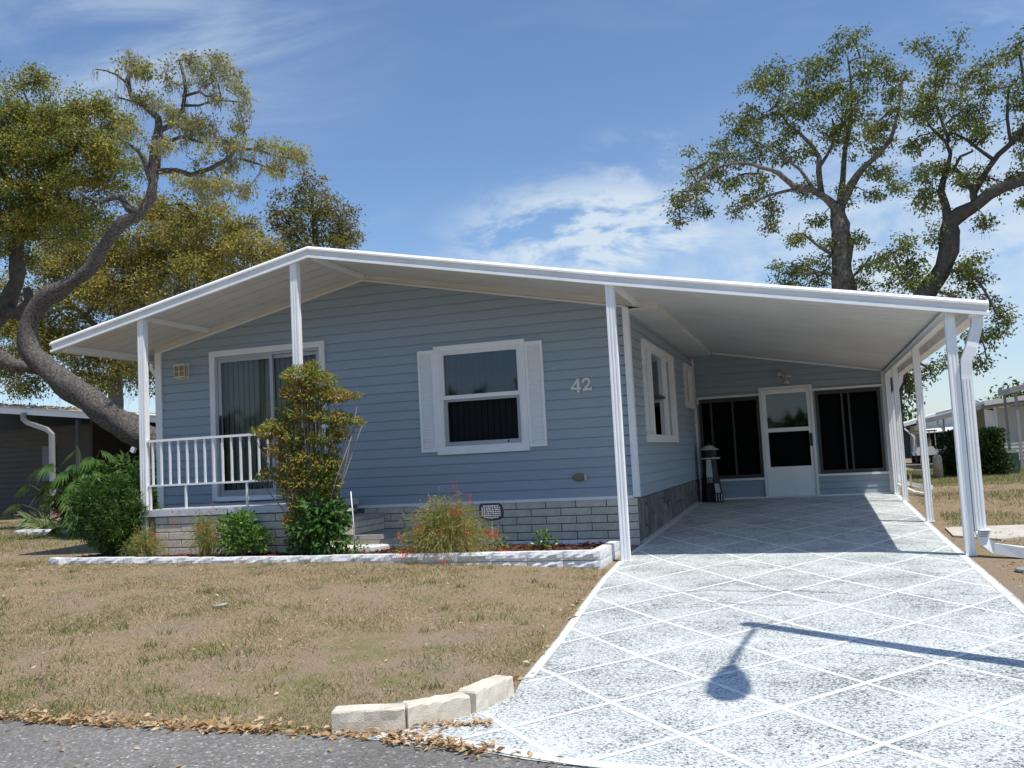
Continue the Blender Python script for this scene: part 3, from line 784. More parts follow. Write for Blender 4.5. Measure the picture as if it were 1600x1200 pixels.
# front window
m = ring(MB(), MF, -2.645, -1.356, 0.002, 0.05, 1.25, 2.712, 0.075, 0.08); fw = m.build('window', M_white, house)
m = MB(); ring(m, MF, -2.569, -1.431, -0.05, 0.035, 1.331, 2.636, 0.028); m.build('frame', M_white, fw)
m = MB(); ring(m, MF, -2.540, -1.460, -0.045, 0.02, 1.985, 2.607, 0.018, 0.055); m.build('sash', M_white, fw)
m = MB(); ring(m, MF, -2.540, -1.460, -0.048, -0.005, 1.36, 1.984, 0.05, 0.055, 0.03); m.build('sash', M_alu, fw)
m = MB(); m.lbox(MF, -2.52, -1.48, -0.02, -0.016, 2.041, 2.588); m.build('pane', M_glass_dark, fw)
m = MB(); m.lbox(MF, -2.489, -1.511, -0.02, -0.017, 1.416, 1.953); m.build('insect_screen', M_screen, fw)
m = MB(); m.lbox(MF, -1.66, -1.64, -0.004, 0.008, 1.375, 1.40); m.build('latch', M_black, fw)
blinds(MF, -2.53, -1.45, 1.37, 2.60, -0.13, fw, M_blind_dark, 0.086)
for (a, b) in ((-2.883, -2.647), (-1.354, -1.118)):
    m = MB(); ring(m, MF, a, b, 0.012, 0.045, 1.295, 2.672, 0.032, 0.05, 0.05); sh = m.build('shutter', M_shutter, house)
    m = MB(); m.lbox(MF, a+.03, b-.03, 0.0121, 0.0265, 1.34, 2.63); m.build('shutter_back', M_shutter, sh)
    lm = MB(); w = b-a-0.064
    lm.hexa([(0, -0.0268, 0), (w, -0.0268, 0), (w, -0.029, 0.004), (0, -0.029, 0.004), (0, -0.036, -0.018), (w, -0.036, -0.018), (w, -0.037, -0.013), (0, -0.037, -0.013)])
    lme = lm.mesh('louvre', M_shutter); z = 1.372
    while z < 2.62: put(lme, 'louvre', (a+0.032, 0, z), sh); z += 0.030

# carport-side windows
m = ring(MB(), MS, 0.932, 3.82, 0.002, 0.05, 1.2825, 2.698, 0.09); w1 = m.build('window', M_trim, house)
m = MB(); ring(m, MS, 1.01, 3.74, -0.05, 0.035, 1.36, 2.63, 0.03)
m.lbox(MS, 1.55, 1.63, -0.05, 0.03, 1.391, 2.599); m.lbox(MS, 2.95, 3.03, -0.05, 0.03, 1.391, 2.599); m.build('frame', M_white, w1)
m = MB(); m.lbox(MS, 1.631, 2.949, -0.03, 0.0, 1.96, 2.0); m.build('meeting_rail', M_bronze, w1)
for (a, b) in ((1.041, 1.549), (1.631, 2.949), (3.031, 3.709)):
    m = MB(); m.lbox(MS, a, b, -0.035, -0.031, 1.391, 2.599); m.build('pane', M_glass_dark, w1)
sh1 = MB(); ring(sh1, MS, 0.62, 0.93, 0.012, 0.045, 1.30, 2.68, 0.035); sh1.lbox(MS, 0.655, 0.895, 0.012, 0.03, 1.335, 2.645)
m = ring(MB(), MS, 5.28, 6.34, 0.002, 0.05, 1.92, 2.73, 0.085); w2 = m.build('window', M_trim, house)
m = MB(); ring(m, MS, 5.37, 6.25, -0.05, 0.03, 1.99, 2.66, 0.03); m.lbox(MS, 5.40, 6.22, -0.03, 0.02, 2.31, 2.345); m.build('frame', M_white, w2)
m = MB(); m.lbox(MS, 5.40, 6.22, -0.035, -0.031, 2.02, 2.63); m.build('pane', M_glass_dark, w2)

# wall behind the carport: storm door, two screened windows
m = ring(MB(), MRr, 1.237, 2.207, 0.002, 0.05, ZR+0.006, ZR+2.10, 0.05, 0.02); dr = m.build('storm_door', M_trim, house)
m = MB(); Z0 = ZR+0.03
m.lbox(MRr, 1.29, 1.36, -0.03, 0.03, Z0, ZR+2.045); m.lbox(MRr, 2.10, 2.155, -0.03, 0.03, Z0, ZR+2.045)
m.lbox(MRr, 1.361, 2.099, -0.03, 0.03, ZR+1.965, ZR+2.045); m.lbox(MRr, 1.361, 2.099, -0.03, 0.03, ZR+1.24, ZR+1.315); m.lbox(MRr, 1.361, 2.099, -0.03, 0.03, Z0, ZR+0.585)
m.build('door_leaf', M_white, dr)
m = MB(); m.lbox(MRr, 1.361, 2.099, -0.01, -0.006, ZR+1.316, ZR+1.964); m.build('pane', M_glass_dark, dr)
m = MB(); m.lbox(MRr, 1.361, 2.099, -0.01, -0.006, ZR+0.586, ZR+1.239); m.build('insect_screen', M_screen, dr)
m = MB(); m.lbox(MRr, 2.115, 2.145, 0.031, 0.07, ZR+0.98, ZR+1.16); m.lbox(MRr, 2.105, 2.15, 0.0305, 0.04, ZR+0.95, ZR+1.19); m.build('handle', M_black, dr)
for (a, b, z0, z1, mul) in ((0.10, 1.22, 0.57, 2.09, (0.32, 0.73)), (2.26, 3.38, 0.59, 2.11, (2.72, 2.84))):
    m = MB(); ring(m, MRr, a-0.01, b+0.012, 0.002, 0.03, z0-0.012, z1+0.012, 0.055, 0.06, 0.07); wn = m.build('screened_window', M_bronze, house)
    m = MB()
    for x in mul: m.lbox(MRr, x-.018, x+.018, -0.03, 0.02, z0+.05, z1-.06)
    m.build('mullion', M_bronze, wn)
    m = MB(); m.lbox(MRr, a+.046, b-.044, -0.06, -0.057, z0+.05, z1-.06); m.build('insect_screen', M_screen, wn)
    m = MB(); m.lbox(MRr, a-.05 if a > 1 else .052, b+.05 if a > 1 else 1.236, 0.02, 0.05, z0-0.06, z0-0.02); m.build('sill', M_trim, wn)
    m = MB(); m.lbox(MRr, 2.21 if a > 1 else 0.052, 3.47 if a > 1 else 1.235, 0.02, 0.045, z1+0.02, z1+0.06); m.build('head_trim', M_trim, wn)
m = MB(); m.lbox(MRr, 3.43, 3.50, 0.002, 0.04, ZR+.01, 2.40); m.build('corner_trim', M_trim, house)
m = MB(); m.lbox(MRr, 0.06, 1.236, 0.018, 0.04, ZR+0.006, ZR+0.035); m.lbox(MRr, 2.209, 3.43, 0.018, 0.04, ZR+0.006, ZR+0.035); m.build('base_trim', M_white, house)
# bracket light with shell shades above the storm door
m = MB(); c = Vector(MRr(1.73, 0.02, 2.46)); m.lathe([(0.0, -0.05), (0.05, -0.045), (0.06, 0.0), (0.05, 0.03), (0, 0.035)], c, 12)
cl = m.build('carport_light', M_cream, house, True)
for dx, dz in ((-0.085, 0.02), (0.085, -0.01), (0.03, -0.13)):
    m = MB(); m.tube([c+Vector((0, -0.04, 0)), c+Vector((dx*.7, -0.10, dz+0.04)), c+Vector((dx, -0.13, dz+.02))], 0.012, 6)
    m.lathe([(0.015, 0.03), (0.03, 0.02), (0.05, -0.02), (0.055, -0.035), (0.0, -0.036)], c+Vector((dx, -0.13, dz)), 10); m.build('lamp_shade', M_cream, cl, True)
# junction box at the corner of the carport
m = MB(); m.box(0.056, 0.11, D-0.09, D-0.055, 2.02, 2.12); m.build('junction_box', M_cream, house)

# porch lantern, vent, house number
m = MB(); m.lbox(MF, -6.80, -6.58, 0.012, 0.03, 2.58, 2.82); m.lbox(MF, -6.785, -6.595, 0.031, 0.115, 2.775, 2.80); m.lbox(MF, -6.785, -6.595, 0.031, 0.115, 2.60, 2.62)
for s in (-6.785, -6.70, -6.607): m.lbox(MF, s, s+.012, 0.103, 0.116, 2.6205, 2.7745)
for s in (-6.785, -6.607): m.lbox(MF, s, s+.012, 0.031, 0.04, 2.6205, 2.7745); m.lbox(MF, s, s+.012, 0.06, 0.07, 2.6205, 2.7745)
m.lbox(MF, -6.773, -6.607, 0.104, 0.115, 2.69, 2.70)
lan = m.build('porch_lantern', M_cream, house)
m = MB(); m.lbox(MF, -6.775, -6.607, 0.035, 0.102, 2.6205, 2.7745); m.build('lamp_glass', M_amber, lan)
m = MB(); c0 = [MF(-0.725+0.082*math.cos(a), 0.012, 0.875+0.05*math.sin(a)) for a in np.linspace(0, 2*math.pi, 20, endpoint=False)]
c1 = [MF(-0.725+0.075*math.cos(a), 0.055, 0.875+0.045*math.sin(a)) for a in np.linspace(0, 2*math.pi, 20, endpoint=False)]
c2 = [MF(-0.725+0.045*math.cos(a), 0.065, 0.872+0.026*math.sin(a)) for a in np.linspace(0, 2*math.pi, 20, endpoint=False)]
m.loft([c0, c1, c2]); vt = m.build('wall_vent', M_olive, house)
m = MB(); m.lbox(MF, -0.645, -0.625, 0.014, 0.06, 0.83, 0.915); m.build('flange', M_cream, vt)
def stroke(m, pts, w, d0=0.018, d1=0.032):
    for (a, b) in zip(pts[:-1], pts[1:]):
        v = Vector((b[0]-a[0], b[1]-a[1])); l = v.length; v /= l; n = Vector((-v.y, v.x))*w/2; e = v*w*0.28
        A = Vector(a)-e; B = Vector(b)+e
        m.prism([tuple(A-n), tuple(B-n), tuple(B+n), tuple(A+n)], MF, d0, d1); d1 += 0.0004
m = MB(); stroke(m, [(-0.665, 1.965), (-0.665, 2.125)], 0.034); stroke(m, [(-0.672, 2.118), (-0.752, 2.012)], 0.026, 0.018, 0.0330); stroke(m, [(-0.755, 2.008), (-0.635, 2.008)], 0.026, 0.018, 0.0344)
m.build('house_number', M_number, house)
m = MB(); stroke(m, [(-0.605, 2.085), (-0.59, 2.112), (-0.558, 2.124), (-0.53, 2.115), (-0.516, 2.090), (-0.524, 2.058), (-0.555, 2.022), (-0.598, 1.985)], 0.027)
stroke(m, [(-0.60, 1.984), (-0.545, 1.992), (-0.50, 1.984)], 0.030, 0.018, 0.0365); stroke(m, [(-0.503, 1.985), (-0.495, 2.012)], 0.018, 0.018, 0.0375); m.build('house_number', M_number, house)

# ---------------- porch deck, railing, steps
PX0, PX1 = -6.30, -3.87
pd = MB(); pd.box(PX0+.03, PX1-.02, -1.42, -0.001, 0.05, 0.640); pdk = pd.build('porch', M_mortar, house)
m = MB(); m.box(PX0, PX1, -1.47, -0.0015, 0.6405, 0.725); m.build('deck_slab', M_deck, pdk)
bricks(PX0+.03, PX1-.02, 0.636, 0.08, -1.421, pdk)
bf = MB()
rl = MB(); rl.box(PX0+0.10, -3.965, -1.43, -1.385, 1.612, 1.642); rl.box(PX0+0.10, -3.965, -1.425, -1.39, 1.028, 1.052); rail = rl.build('railing', M_white, house)
bm_ = MB(); bm_.box(-.0115, .0115, -.0115, .0115, 1.0525, 1.6115); bme = bm_.mesh('baluster', M_white)
x = PX0+0.175
while x < -3.98: put(bme, 'baluster', (x, -1.4075, 0), rail); x += 0.1345
bm_ = MB(); bm_.box(-.0115, .0115, -.0115, .0115, 0.7255, 1.0275); bme = bm_.mesh('stanchion', M_white)
for x in (-6.17, -5.62, -4.70, -4.05): put(bme, 'stanchion', (x, -1.4075, 0), rail)
# a side rail from the deck back towards the wall
st = MB(); st.box(-3.849, -3.50, -0.95, -0.03, -0.02, 0.46); st.box(-3.499, -3.10, -0.95, -0.03, -0.02, 0.235); steps = st.build('steps', M_mortar, house)
m = MB(); m.box(-3.849, -3.47, -0.97, -0.03, 0.4605, 0.515); m.build('tread', M_slab, steps)
m = MB(); m.box(-3.4695, -3.07, -0.97, -0.03, 0.2355, 0.29); m.build('tread', M_slab, steps)
for z0, z1, x0, x1 in ((0.295, 0.37, -3.85, -3.495), (0.38, 0.455, -3.85, -3.495)):
    m = MB(); m.box(x0, x1, -0.962, -0.9505, z0, z1); m.build('brick', M_brick, steps); m = MB(); m.box(x1-.004, x1+.008, -0.94, -0.03, z0, z1); m.build('brick', M_brick, steps)
for z0, z1 in ((0.02, 0.10), (0.11, 0.23)):
    m = MB(); m.box(-3.85, -3.10, -0.962, -0.9505, z0, z1); m.build('brick', M_brick, steps); m = MB(); m.box(-3.099, -3.09, -0.94, -0.03, z0, z1); m.build('brick', M_brick, steps)
# ------------------------------------------------------------------ garden bed edging, kerb blocks, small things
def stone_block(L_, H_, T_, seed, rough=0.024):
    """block with a split, uneven face towards -y; origin at its left lower front"""
    rg = np.random.default_rng(seed); nx, nz = 7, 4; m = MB(); V = []; 
    for k in range(nz):
        for i in range(nx):
            edge = i in (0, nx-1) or k in (0, nz-1)
            V.append((L_*i/(nx-1), -(0 if edge else rg.uniform(0.1, 1)*rough), H_*k/(nz-1)))
    F = [(k*nx+i, k*nx+i+1, (k+1)*nx+i+1, (k+1)*nx+i) for k in range(nz-1) for i in range(nx-1)]
    b = len(V); V += [(0, T_, 0), (L_, T_, 0), (L_, T_, H_), (0, T_, H_)]
    bot = list(range(nx)); top = [(nz-1)*nx+i for i in range(nx)]; lf = [k*nx for k in range(nz)]; rt = [k*nx+nx-1 for k in range(nz)]
    F += [tuple(bot[::-1])+(b, b+1), tuple(top)+(b+2, b+3), tuple(lf)+(b+3, b), tuple(rt[::-1])+(b+1, b+2), (b+1, b, b+3, b+2)]
    m.add(V, F); return m.mesh('block', M_block)
BV = [stone_block(0.392, 0.094, 0.115, i) for i in range(6)]
edging = empty('garden_edging', 'low white painted split-face stone edging round the mulched flower bed', 'edging', (-3.6, -2.0, 0))
ZT = 0.152
x = -0.06; k = 0
while x > -7.15:
    put(random.choice(BV), 'block', (x-0.392, -2.0+random.uniform(-.004, .004), ZT-0.094+random.uniform(-.002, .002)+ (0.03*float(sstep(-4, -7, x)))), edging); x -= 0.398
put(BV[2], 'block', (-7.40, -1.88, ZT-0.094+.028), edging, -0.5)
x = -0.06+0.0
off = 0.2
while x > -4.4:
    put(random.choice(BV), 'block', (x-0.392-(0.0), -1.998+random.uniform(-.004, .004), ZT-0.094*2-0.006), edging); x -= 0.398
put(BV[1], 'block', (-0.452, -1.996, ZT-0.094*3-0.012), edging)
RV = [stone_block(0.285, 0.094, 0.11, 20+i, 0.004) for i in range(3)]
for c in range(3):
    y = -1.88 if c != 1 else -1.995
    y = -2.0
    for j in range(4): put(RV[(j+c) % 3], 'block', (-0.055, y+0.005+0.29*j, ZT-0.094*(c+1)-0.006*c), edging, math.pi/2)
for j in range(8): put(BV[j % 6], 'block', (-0.06-0.395*(j+1), -0.86, ZT-0.094), edging)
for j in range(8): put(BV[(j+2) % 6], 'block', (-0.06-0.395*(j+1), -0.858, ZT-0.094*2-0.006), edging)

def bed_z(x, y): return np.where(x > -3.2, 0.115, 0.13+0*x) + 0.02*(vnoise(x, y, 0.3)-0.5)
def build_bed():
    X = np.arange(-7.35, -0.10, 0.05); Y = np.arange(-1.90, -0.80, 0.05); xx, yy = np.meshgrid(X, Y); zz = bed_z(xx, yy)
    V = np.stack([xx, yy, zz], -1).reshape(-1, 3); nx, ny = len(X), len(Y); i = np.arange((ny-1)*nx).reshape(ny-1, nx)[:, :-1].ravel()
    o = np_object('flower_bed_soil', V, np.stack([i, i+1, i+nx+1, i+nx], -1), mat('dark_bed_soil', (0.075, 0.045, 0.03), 0.95, 0.2, 20, 0.6, 60, 0.1)); o['kind'] = 'structure'
    n = 6500; x = RNG.uniform(-7.3, -0.13, n); y = RNG.uniform(-1.89, -0.82, n); C = np.stack([x, y, bed_z(x, y)+RNG.uniform(0, .022, n)], -1)
    a = RNG.uniform(0, 2*np.pi, n); Dd = np.stack([np.cos(a), np.sin(a), RNG.uniform(-.25, .35, n)], -1); Nn = np.tile([0, 0, 1.0], (n, 1))+RNG.normal(0, .35, (n, 3))
    V, F = leaf_quads(C, Dd, Nn, RNG.uniform(.03, .075, n), RNG.uniform(.012, .028, n), 0.05)
    np_object('mulch', V, F, leaf_mat('bark_mulch', [(0.10, 0.028, 0.018), (0.16, 0.05, 0.03), (0.11, 0.04, 0.025), (0.30, 0.17, 0.10)], 0.85, 0.0, 4), None, 'stuff')
build_bed()
m = MB(); p = [(-3.95, -1.30), (-3.5, -1.42), (-3.05, -1.30), (-2.95, -1.0), (-3.95, -0.99)]
m.loft([[(a, b, 0.06) for a, b in p], [(a, b, 0.165) for a, b in p], [(a*.96-.14, b*.96-.05, 0.178) for a, b in p]])
tag(m.build('stepping_stone', M_white_slab), 'white painted stepping stone at the foot of the porch steps', 'stepping stone')

def kerb(x0, y0, x1, y1, h, t, label):
    L_ = math.dist((x0, y0), (x1, y1)); a = math.atan2(y1-y0, x1-x0); z = g1(x0, y0) - 0.01; e = 0.012
    def rr(e_, zz): return [(e_, e_, zz), (L_-e_, e_, zz), (L_-e_, t-e_, zz), (e_, t-e_, zz)]
    jr = random.Random(int(1000*x1)); ringsK = []
    for (ee, zz) in ((0, 0), (0, h*.5), (0, h-e), (e*.35, h-e*.35), (e, h)):
        c = rr(ee, zz); ring = []
        for i in range(4):
            a_, b_ = Vector(c[i]), Vector(c[(i+1) % 4]); n = 9 if i % 2 == 0 else 3
            for k in range(n): ring.append(a_.lerp(b_, k/n)+Vector((jr.uniform(-.002, .002), jr.uniform(-.0045, .0045), jr.uniform(-.004, .002) if zz > h*.6 else 0)))
        ringsK.append(ring)
    m = MB(); m.loft(ringsK)
    o = put(m.mesh('kerb_block', M_kerb), 'kerb_block', (x0, y0, z), None, a); tag(o, label, 'kerb block', 'cream kerb blocks along the corner of the lawn'); return o
kerb(-0.27, -7.27, 0.085, -7.165, 0.122, 0.105, 'cream concrete kerb block closest to the road, at the end of the row')
kerb(0.098, -7.155, 0.345, -6.925, 0.126, 0.11, 'cream concrete kerb block between the two others at the lawn corner')
kerb(0.362, -6.885, 0.455, -6.535, 0.130, 0.12, 'chipped cream kerb block turned up along the driveway edge')

def torus(c, R_, r, name, label, mt, tilt=0.0, sq=1.0):
    m = MB(); rings = []
    for i in range(18):
        a = 2*math.pi*i/18; rings.append([(c[0]+(R_+r*math.cos(b))*math.cos(a), c[1]+(R_*sq+r*math.cos(b))*math.sin(a), c[2]+r*math.sin(b)+tilt*math.cos(a)) for b in np.linspace(0, 2*math.pi, 8, endpoint=False)])
    rings.append(rings[0]); m.loft(rings, cap=False); return m
M_ring = mat('pale_green_plastic', (0.40, 0.47, 0.41), 0.35, 0.1, 9)
o = torus((-0.10, -6.93, g1(-0.10, -6.93)+0.03), 0.055, 0.016, '', '', None, 0.012).build('plastic_ring', M_ring, None, True); tag(o, 'pale green plastic ring lying behind the cream kerb blocks', 'plastic ring')
o = torus((-2.92, -4.48, g1(-2.92, -4.48)+0.02), 0.055, 0.010, '', '', None, 0.01, .9).build('plastic_ring', M_ring, None, True); tag(o, 'pale plastic ring half sunk in the middle of the dry lawn', 'plastic ring')
m = MB(); m.lathe([(0, 0), (0.11, 0), (0.115, 0.02), (0.10, 0.032), (0, 0.036)], (3.84, -2.4, GS*-2.4+0.003), 18); tag(m.build('valve_lid', mat('grey_green_lid', (0.33, 0.37, 0.30), 0.7, 0.1, 10), None, True), 'round grey green valve lid in the dirt beside the driveway', 'valve lid')

# pale concrete pad and yard markers on the right
m = MB(); p = [(3.60, 0.95), (4.55, 1.05), (4.35, -0.05), (4.0, -0.28), (3.58, 0.12)]
m.loft([[(a, b, gr(b)-0.02) for a, b in p], [(a, b, gr(b)+0.022) for a, b in p]]); o = m.build('paving_pad', M_pad); o['kind'] = 'structure'
M_orange = mat('orange_stake', (0.62, 0.25, 0.08), 0.6, 0.1, 9); M_wood = mat('pale_stake', (0.55, 0.45, 0.33), 0.8, 0.1, 12)
m = MB(); m.box(3.755, 3.785, 6.48, 6.50, 0.12, 0.50); s1 = m.build('survey_stake', M_wood); tag(s1, 'slim survey stake with an orange foot beside the drain pipes', 'survey stake')
m = MB(); m.box(3.752, 3.788, 6.477, 6.503, 0.14, 0.30); m.build('painted_band', M_orange, s1)
m = MB(); m.lathe([(0.0, 0.0), (0.105, 0.0), (0.105, 0.46), (0.095, 0.52), (0.06, 0.555), (0.0, 0.565)], (4.885, 12.0, 0.17), 16); tag(m.build('bollard', mat('mossy_concrete', (0.36, 0.34, 0.27), 0.85, 0.15, 5, 0.2, 40), None, True), 'short round concrete bollard on the grass beyond the carport posts', 'bollard')
def rbox(m, x0, x1, y0, y1, z0, z1, e):
    f = lambda q, z: [(x0+q, y0+q, z), (x1-q, y0+q, z), (x1-q, y1-q, z), (x0+q, y1-q, z)]
    m.loft([f(0, z0), f(0, z1-e), f(e*.4, z1-e*.3), f(e, z1)])
m = MB(); rbox(m, 6.46, 6.78, 13.0, 13.3, 0.14, 0.74, 0.06); ub = m.build('utility_box', mat('dark_green_steel', (0.05, 0.09, 0.07), 0.5, 0.1, 6)); tag(ub, 'dark green utility box standing by the clipped hedge', 'utility box')
m = MB(); m.box(6.50, 6.74, 12.985, 12.999, 0.22, 0.62); m.build('door', ub.data.materials[0], ub)

# memorial plaque on a stake
M_plaque = mat('dark_slate_plaque', (0.035, 0.035, 0.05), 0.5, 0.15, 12); M_ink = mat('white_lettering', (0.62, 0.63, 0.66), 0.6, 0.05, 20)
PX, PY, PZ = -1.53, -1.15, 0.12
m = MB(); m.box(PX-.006, PX+.006, PY-.006, PY+.006, PZ-0.06, 0.44); m2 = m.build('garden_plaque', M_white); tag(m2, 'small dark plaque with white lettering on a thin stake before the brick skirting', 'plaque')
prof = [(-.145, .62), (-.12, .645), (.10, .642), (.135, .625), (.158, .55), (.150, .47), (.10, .445), (.0, .435), (-.09, .445), (-.14, .48), (-.152, .55)]
m = MB(); m.loft([[(PX+a, PY-0.008, z) for a, z in prof], [(PX+a, PY-0.020, z) for a, z in prof]]); pl = m.build('plaque_board', M_plaque, m2)
m = MB(); rg = np.random.default_rng(5)
for r in range(7):
    z = .612-r*.0225; hw = .118 - (.02 if r == 0 else 0) - (.03*(r-5) if r > 5 else 0); x = -hw
    while x < hw:
        w = rg.uniform(.010, .028); m.box(PX+x, PX+min(x+w, hw), PY-0.0222, PY-0.0203, z-.0075-rg.uniform(0, .002), z+.004+rg.uniform(0, .003)); x += w+rg.uniform(.005, .010)
m.build('lettering', M_ink, pl)

# two wooden lighthouse ornaments in the dark corner of the carport
M_lh_w = mat('chalky_white_wood', (0.60, 0.62, 0.60), 0.6, 0.06, 8); M_lh_b = mat('black_wood', (0.018, 0.019, 0.021), 0.55, 0.1, 8)
def frust(m, cx, cy, z0, z1, r0, r1, n=8, a0=math.pi/8): m.loft([[(cx+r*math.cos(a0+2*math.pi*i/n), cy+r*math.sin(a0+2*math.pi*i/n), z) for i in range(n)] for r, z in ((r0, z0), (r1, z1))])
def lighthouse(cx, cy, s, label, top=True):
    z = gr(cy)+0.008
    m = MB(); frust(m, cx, cy, z, z+.45*s, .20*s, .175*s); lh = m.build('lighthouse_ornament', M_lh_b); tag(lh, label, 'garden ornament')
    m = MB(); frust(m, cx, cy, z+.45*s, z+.80*s, .16*s, .125*s); m.build('tower', M_lh_b, lh)
    m = MB(); y0 = cy-.152*s; m.hexa([(cx-.062*s, y0-.012, z+.46*s), (cx+.055*s, y0-.012, z+.46*s), (cx+.055*s, y0, z+.46*s), (cx-.062*s, y0, z+.46*s), (cx-.048*s, y0+.022, z+.79*s), (cx+.035*s, y0+.022, z+.79*s), (cx+.035*s, y0+.034, z+.79*s), (cx-.048*s, y0+.034, z+.79*s)])
    pn = m.build('painted_panel', M_lh_w, lh)
    m = MB()
    for q in (-.04, 0.0, .035): m.box(cx+q*s-.006, cx+q*s+.006, y0-.03, y0-.018, z+.36*s, z+.45*s)
    m.build('gallery_bar', M_lh_w, lh)
    m = MB(); frust(m, cx, cy, z+.80*s, z+.825*s, .20*s, .21*s); m.build('gallery', M_lh_w, lh)
    m = MB(); frust(m, cx, cy, z+.826*s, z+.97*s, .145*s, .145*s); m.build('lantern_room', M_lh_b, lh)
    m = MB(); frust(m, cx, cy, z+.971*s, z+.985*s, .185*s, .185*s); frust(m, cx, cy, z+.986*s, z+1.06*s, .17*s, .045*s); m.build('roof', M_lh_w, lh)
    m = MB(); m.lathe([(.0, 0), (.03*s, .01*s), (.035*s, .03*s), (.0, .065*s)], (cx, cy, z+1.061*s), 8); m.build('finial', M_lh_b, lh)
    m = MB(); frust(m, cx, cy, z+.986*s, z+1.065*s, .12*s, .06*s, 3, .3) ; m.build('roof_band', M_lh_b, lh)
lighthouse(0.27, 6.28, 1.0, 'tall black and white lighthouse ornament in the dark corner of the carport')
m = MB(); z = gr(6.0); cx, cy = 0.42, 6.02
m.hexa([(cx-.07, cy-.06, z), (cx+.09, cy-.06, z), (cx+.09, cy+.06, z), (cx-.07, cy+.06, z), (cx-.075, cy-.04, z+.36), (cx+.035, cy-.04, z+.36), (cx+.035, cy+.04, z+.36), (cx-.075, cy+.04, z+.36)])
lo = m.build('lighthouse_ornament', M_lh_b); tag(lo, 'small black lighthouse ornament with a pale panel leaning beside the tall lighthouse', 'garden ornament')
m = MB(); m.hexa([(cx-.045, cy-.068, z+.19), (cx+.045, cy-.068, z+.19), (cx+.045, cy-.055, z+.19), (cx-.045, cy-.055, z+.19), (cx-.06, cy-.05, z+.355), (cx+.02, cy-.05, z+.355), (cx+.02, cy-.041, z+.355), (cx-.06, cy-.041, z+.355)]); m.build('painted_panel', M_lh_w, lo)
m = MB()
for q in (-.045, .005, .05): m.box(cx+q, cx+q+.014, cy-.073, cy-.0605, z+.03, z+.17)
m.build('painted_bar', M_lh_w, lo)

# ------------------------------------------------------------------ plants of the bed
def rpt(n, c, r):                                         # points in an ellipsoid, favouring its outside
    d = unit(RNG.normal(size=(n, 3))); q = RNG.uniform(0.0, 1, (n, 1))**0.33
    return np.array(c)+d*q*np.array(r), d
def shrub(name, label, cat, base, blobs, n, length, width, mt, canes=6, up=0.2, cane_mat=None, cr=0.008, droop=0.0):
    root = empty(name, label, cat, base)
    m = MB(); tot = sum(b[3]*b[5] for b in blobs)
    for b in blobs:
        for k in range(max(1, int(canes*b[3]*b[5]/tot+0.5))):
            e = Vector(b[:3])+Vector((random.uniform(-.7, .7)*b[3], random.uniform(-.7, .7)*b[4], random.uniform(-.3, .6)*b[5])); s = Vector(base)+Vector((random.uniform(-.06, .06), random.uniform(-.05, .05), -0.05))
            mid = s.lerp(e, .5)+Vector((random.uniform(-.05, .05), random.uniform(-.05, .05), .06)); m.tube([s, mid, e], [cr*1.3, cr, cr*.5], 5)
    m.build('stem', cane_mat or M_cane, root, True)
    Cs = []; Ds = []; Ns = []
    for b in blobs:
        k = int(n*b[3]*b[5]/tot); c, d = rpt(k, b[:3], b[3:6]); j = RNG.normal(0, .55, (k, 3))
        Cs.append(c); Ds.append(unit(d+j+np.array([0, 0, up]))); Ns.append(unit(d*.6+np.array([0.15, -.2, .8])+RNG.normal(0, .5, (k, 3))))
    C = np.concatenate(Cs); V, F = leaf_quads(C, np.concatenate(Ds), np.concatenate(Ns), RNG.uniform(.7, 1.25, len(C))*length, RNG.uniform(.75, 1.2, len(C))*width, droop)
    np_object('foliage', V, F, mt, root, 'stuff'); return root
L_round = leaf_mat('podocarpus_leaf', [(0.016, 0.042, 0.011), (0.042, 0.098, 0.02), (0.085, 0.165, 0.032), (0.16, 0.24, 0.05)], 0.4, 0.3, 7)
c0 = np.array([-6.70, -1.48, 0.70]); bl = [(c0[0], c0[1], c0[2], .45, .38, .48)]
for k in range(46):
    d = unit(RNG.normal(size=(1, 3)))[0]; d[2] = d[2]*0.85+.1; p = c0+np.sign(d)*np.abs(d)**.75*np.array([.42, .36, .42]); r = RNG.uniform(.10, .17); bl.append((*p, r, r, r*.9))
shrub('round_shrub', 'dense rounded green shrub at the corner of the porch', 'shrub', (-6.80, -1.46, 0.1), bl, 20000, .075, .014, L_round, 10, .35)
L_nand = leaf_mat('nandina_leaf', [(0.05, 0.11, 0.022), (0.16, 0.23, 0.04), (0.27, 0.29, 0.06), (0.44, 0.26, 0.06), (0.42, 0.17, 0.05)], 0.45, 0.35, 3.0)
L_nand_g = leaf_mat('dark_green_leaf', [(0.02, 0.06, 0.018), (0.05, 0.13, 0.03), (0.10, 0.20, 0.04), (0.05, 0.11, 0.05)], 0.35, 0.3, 5)
def at(px_m, z, y): return (px_m, y, z)
NB = (-3.62, -1.66, 0.12)
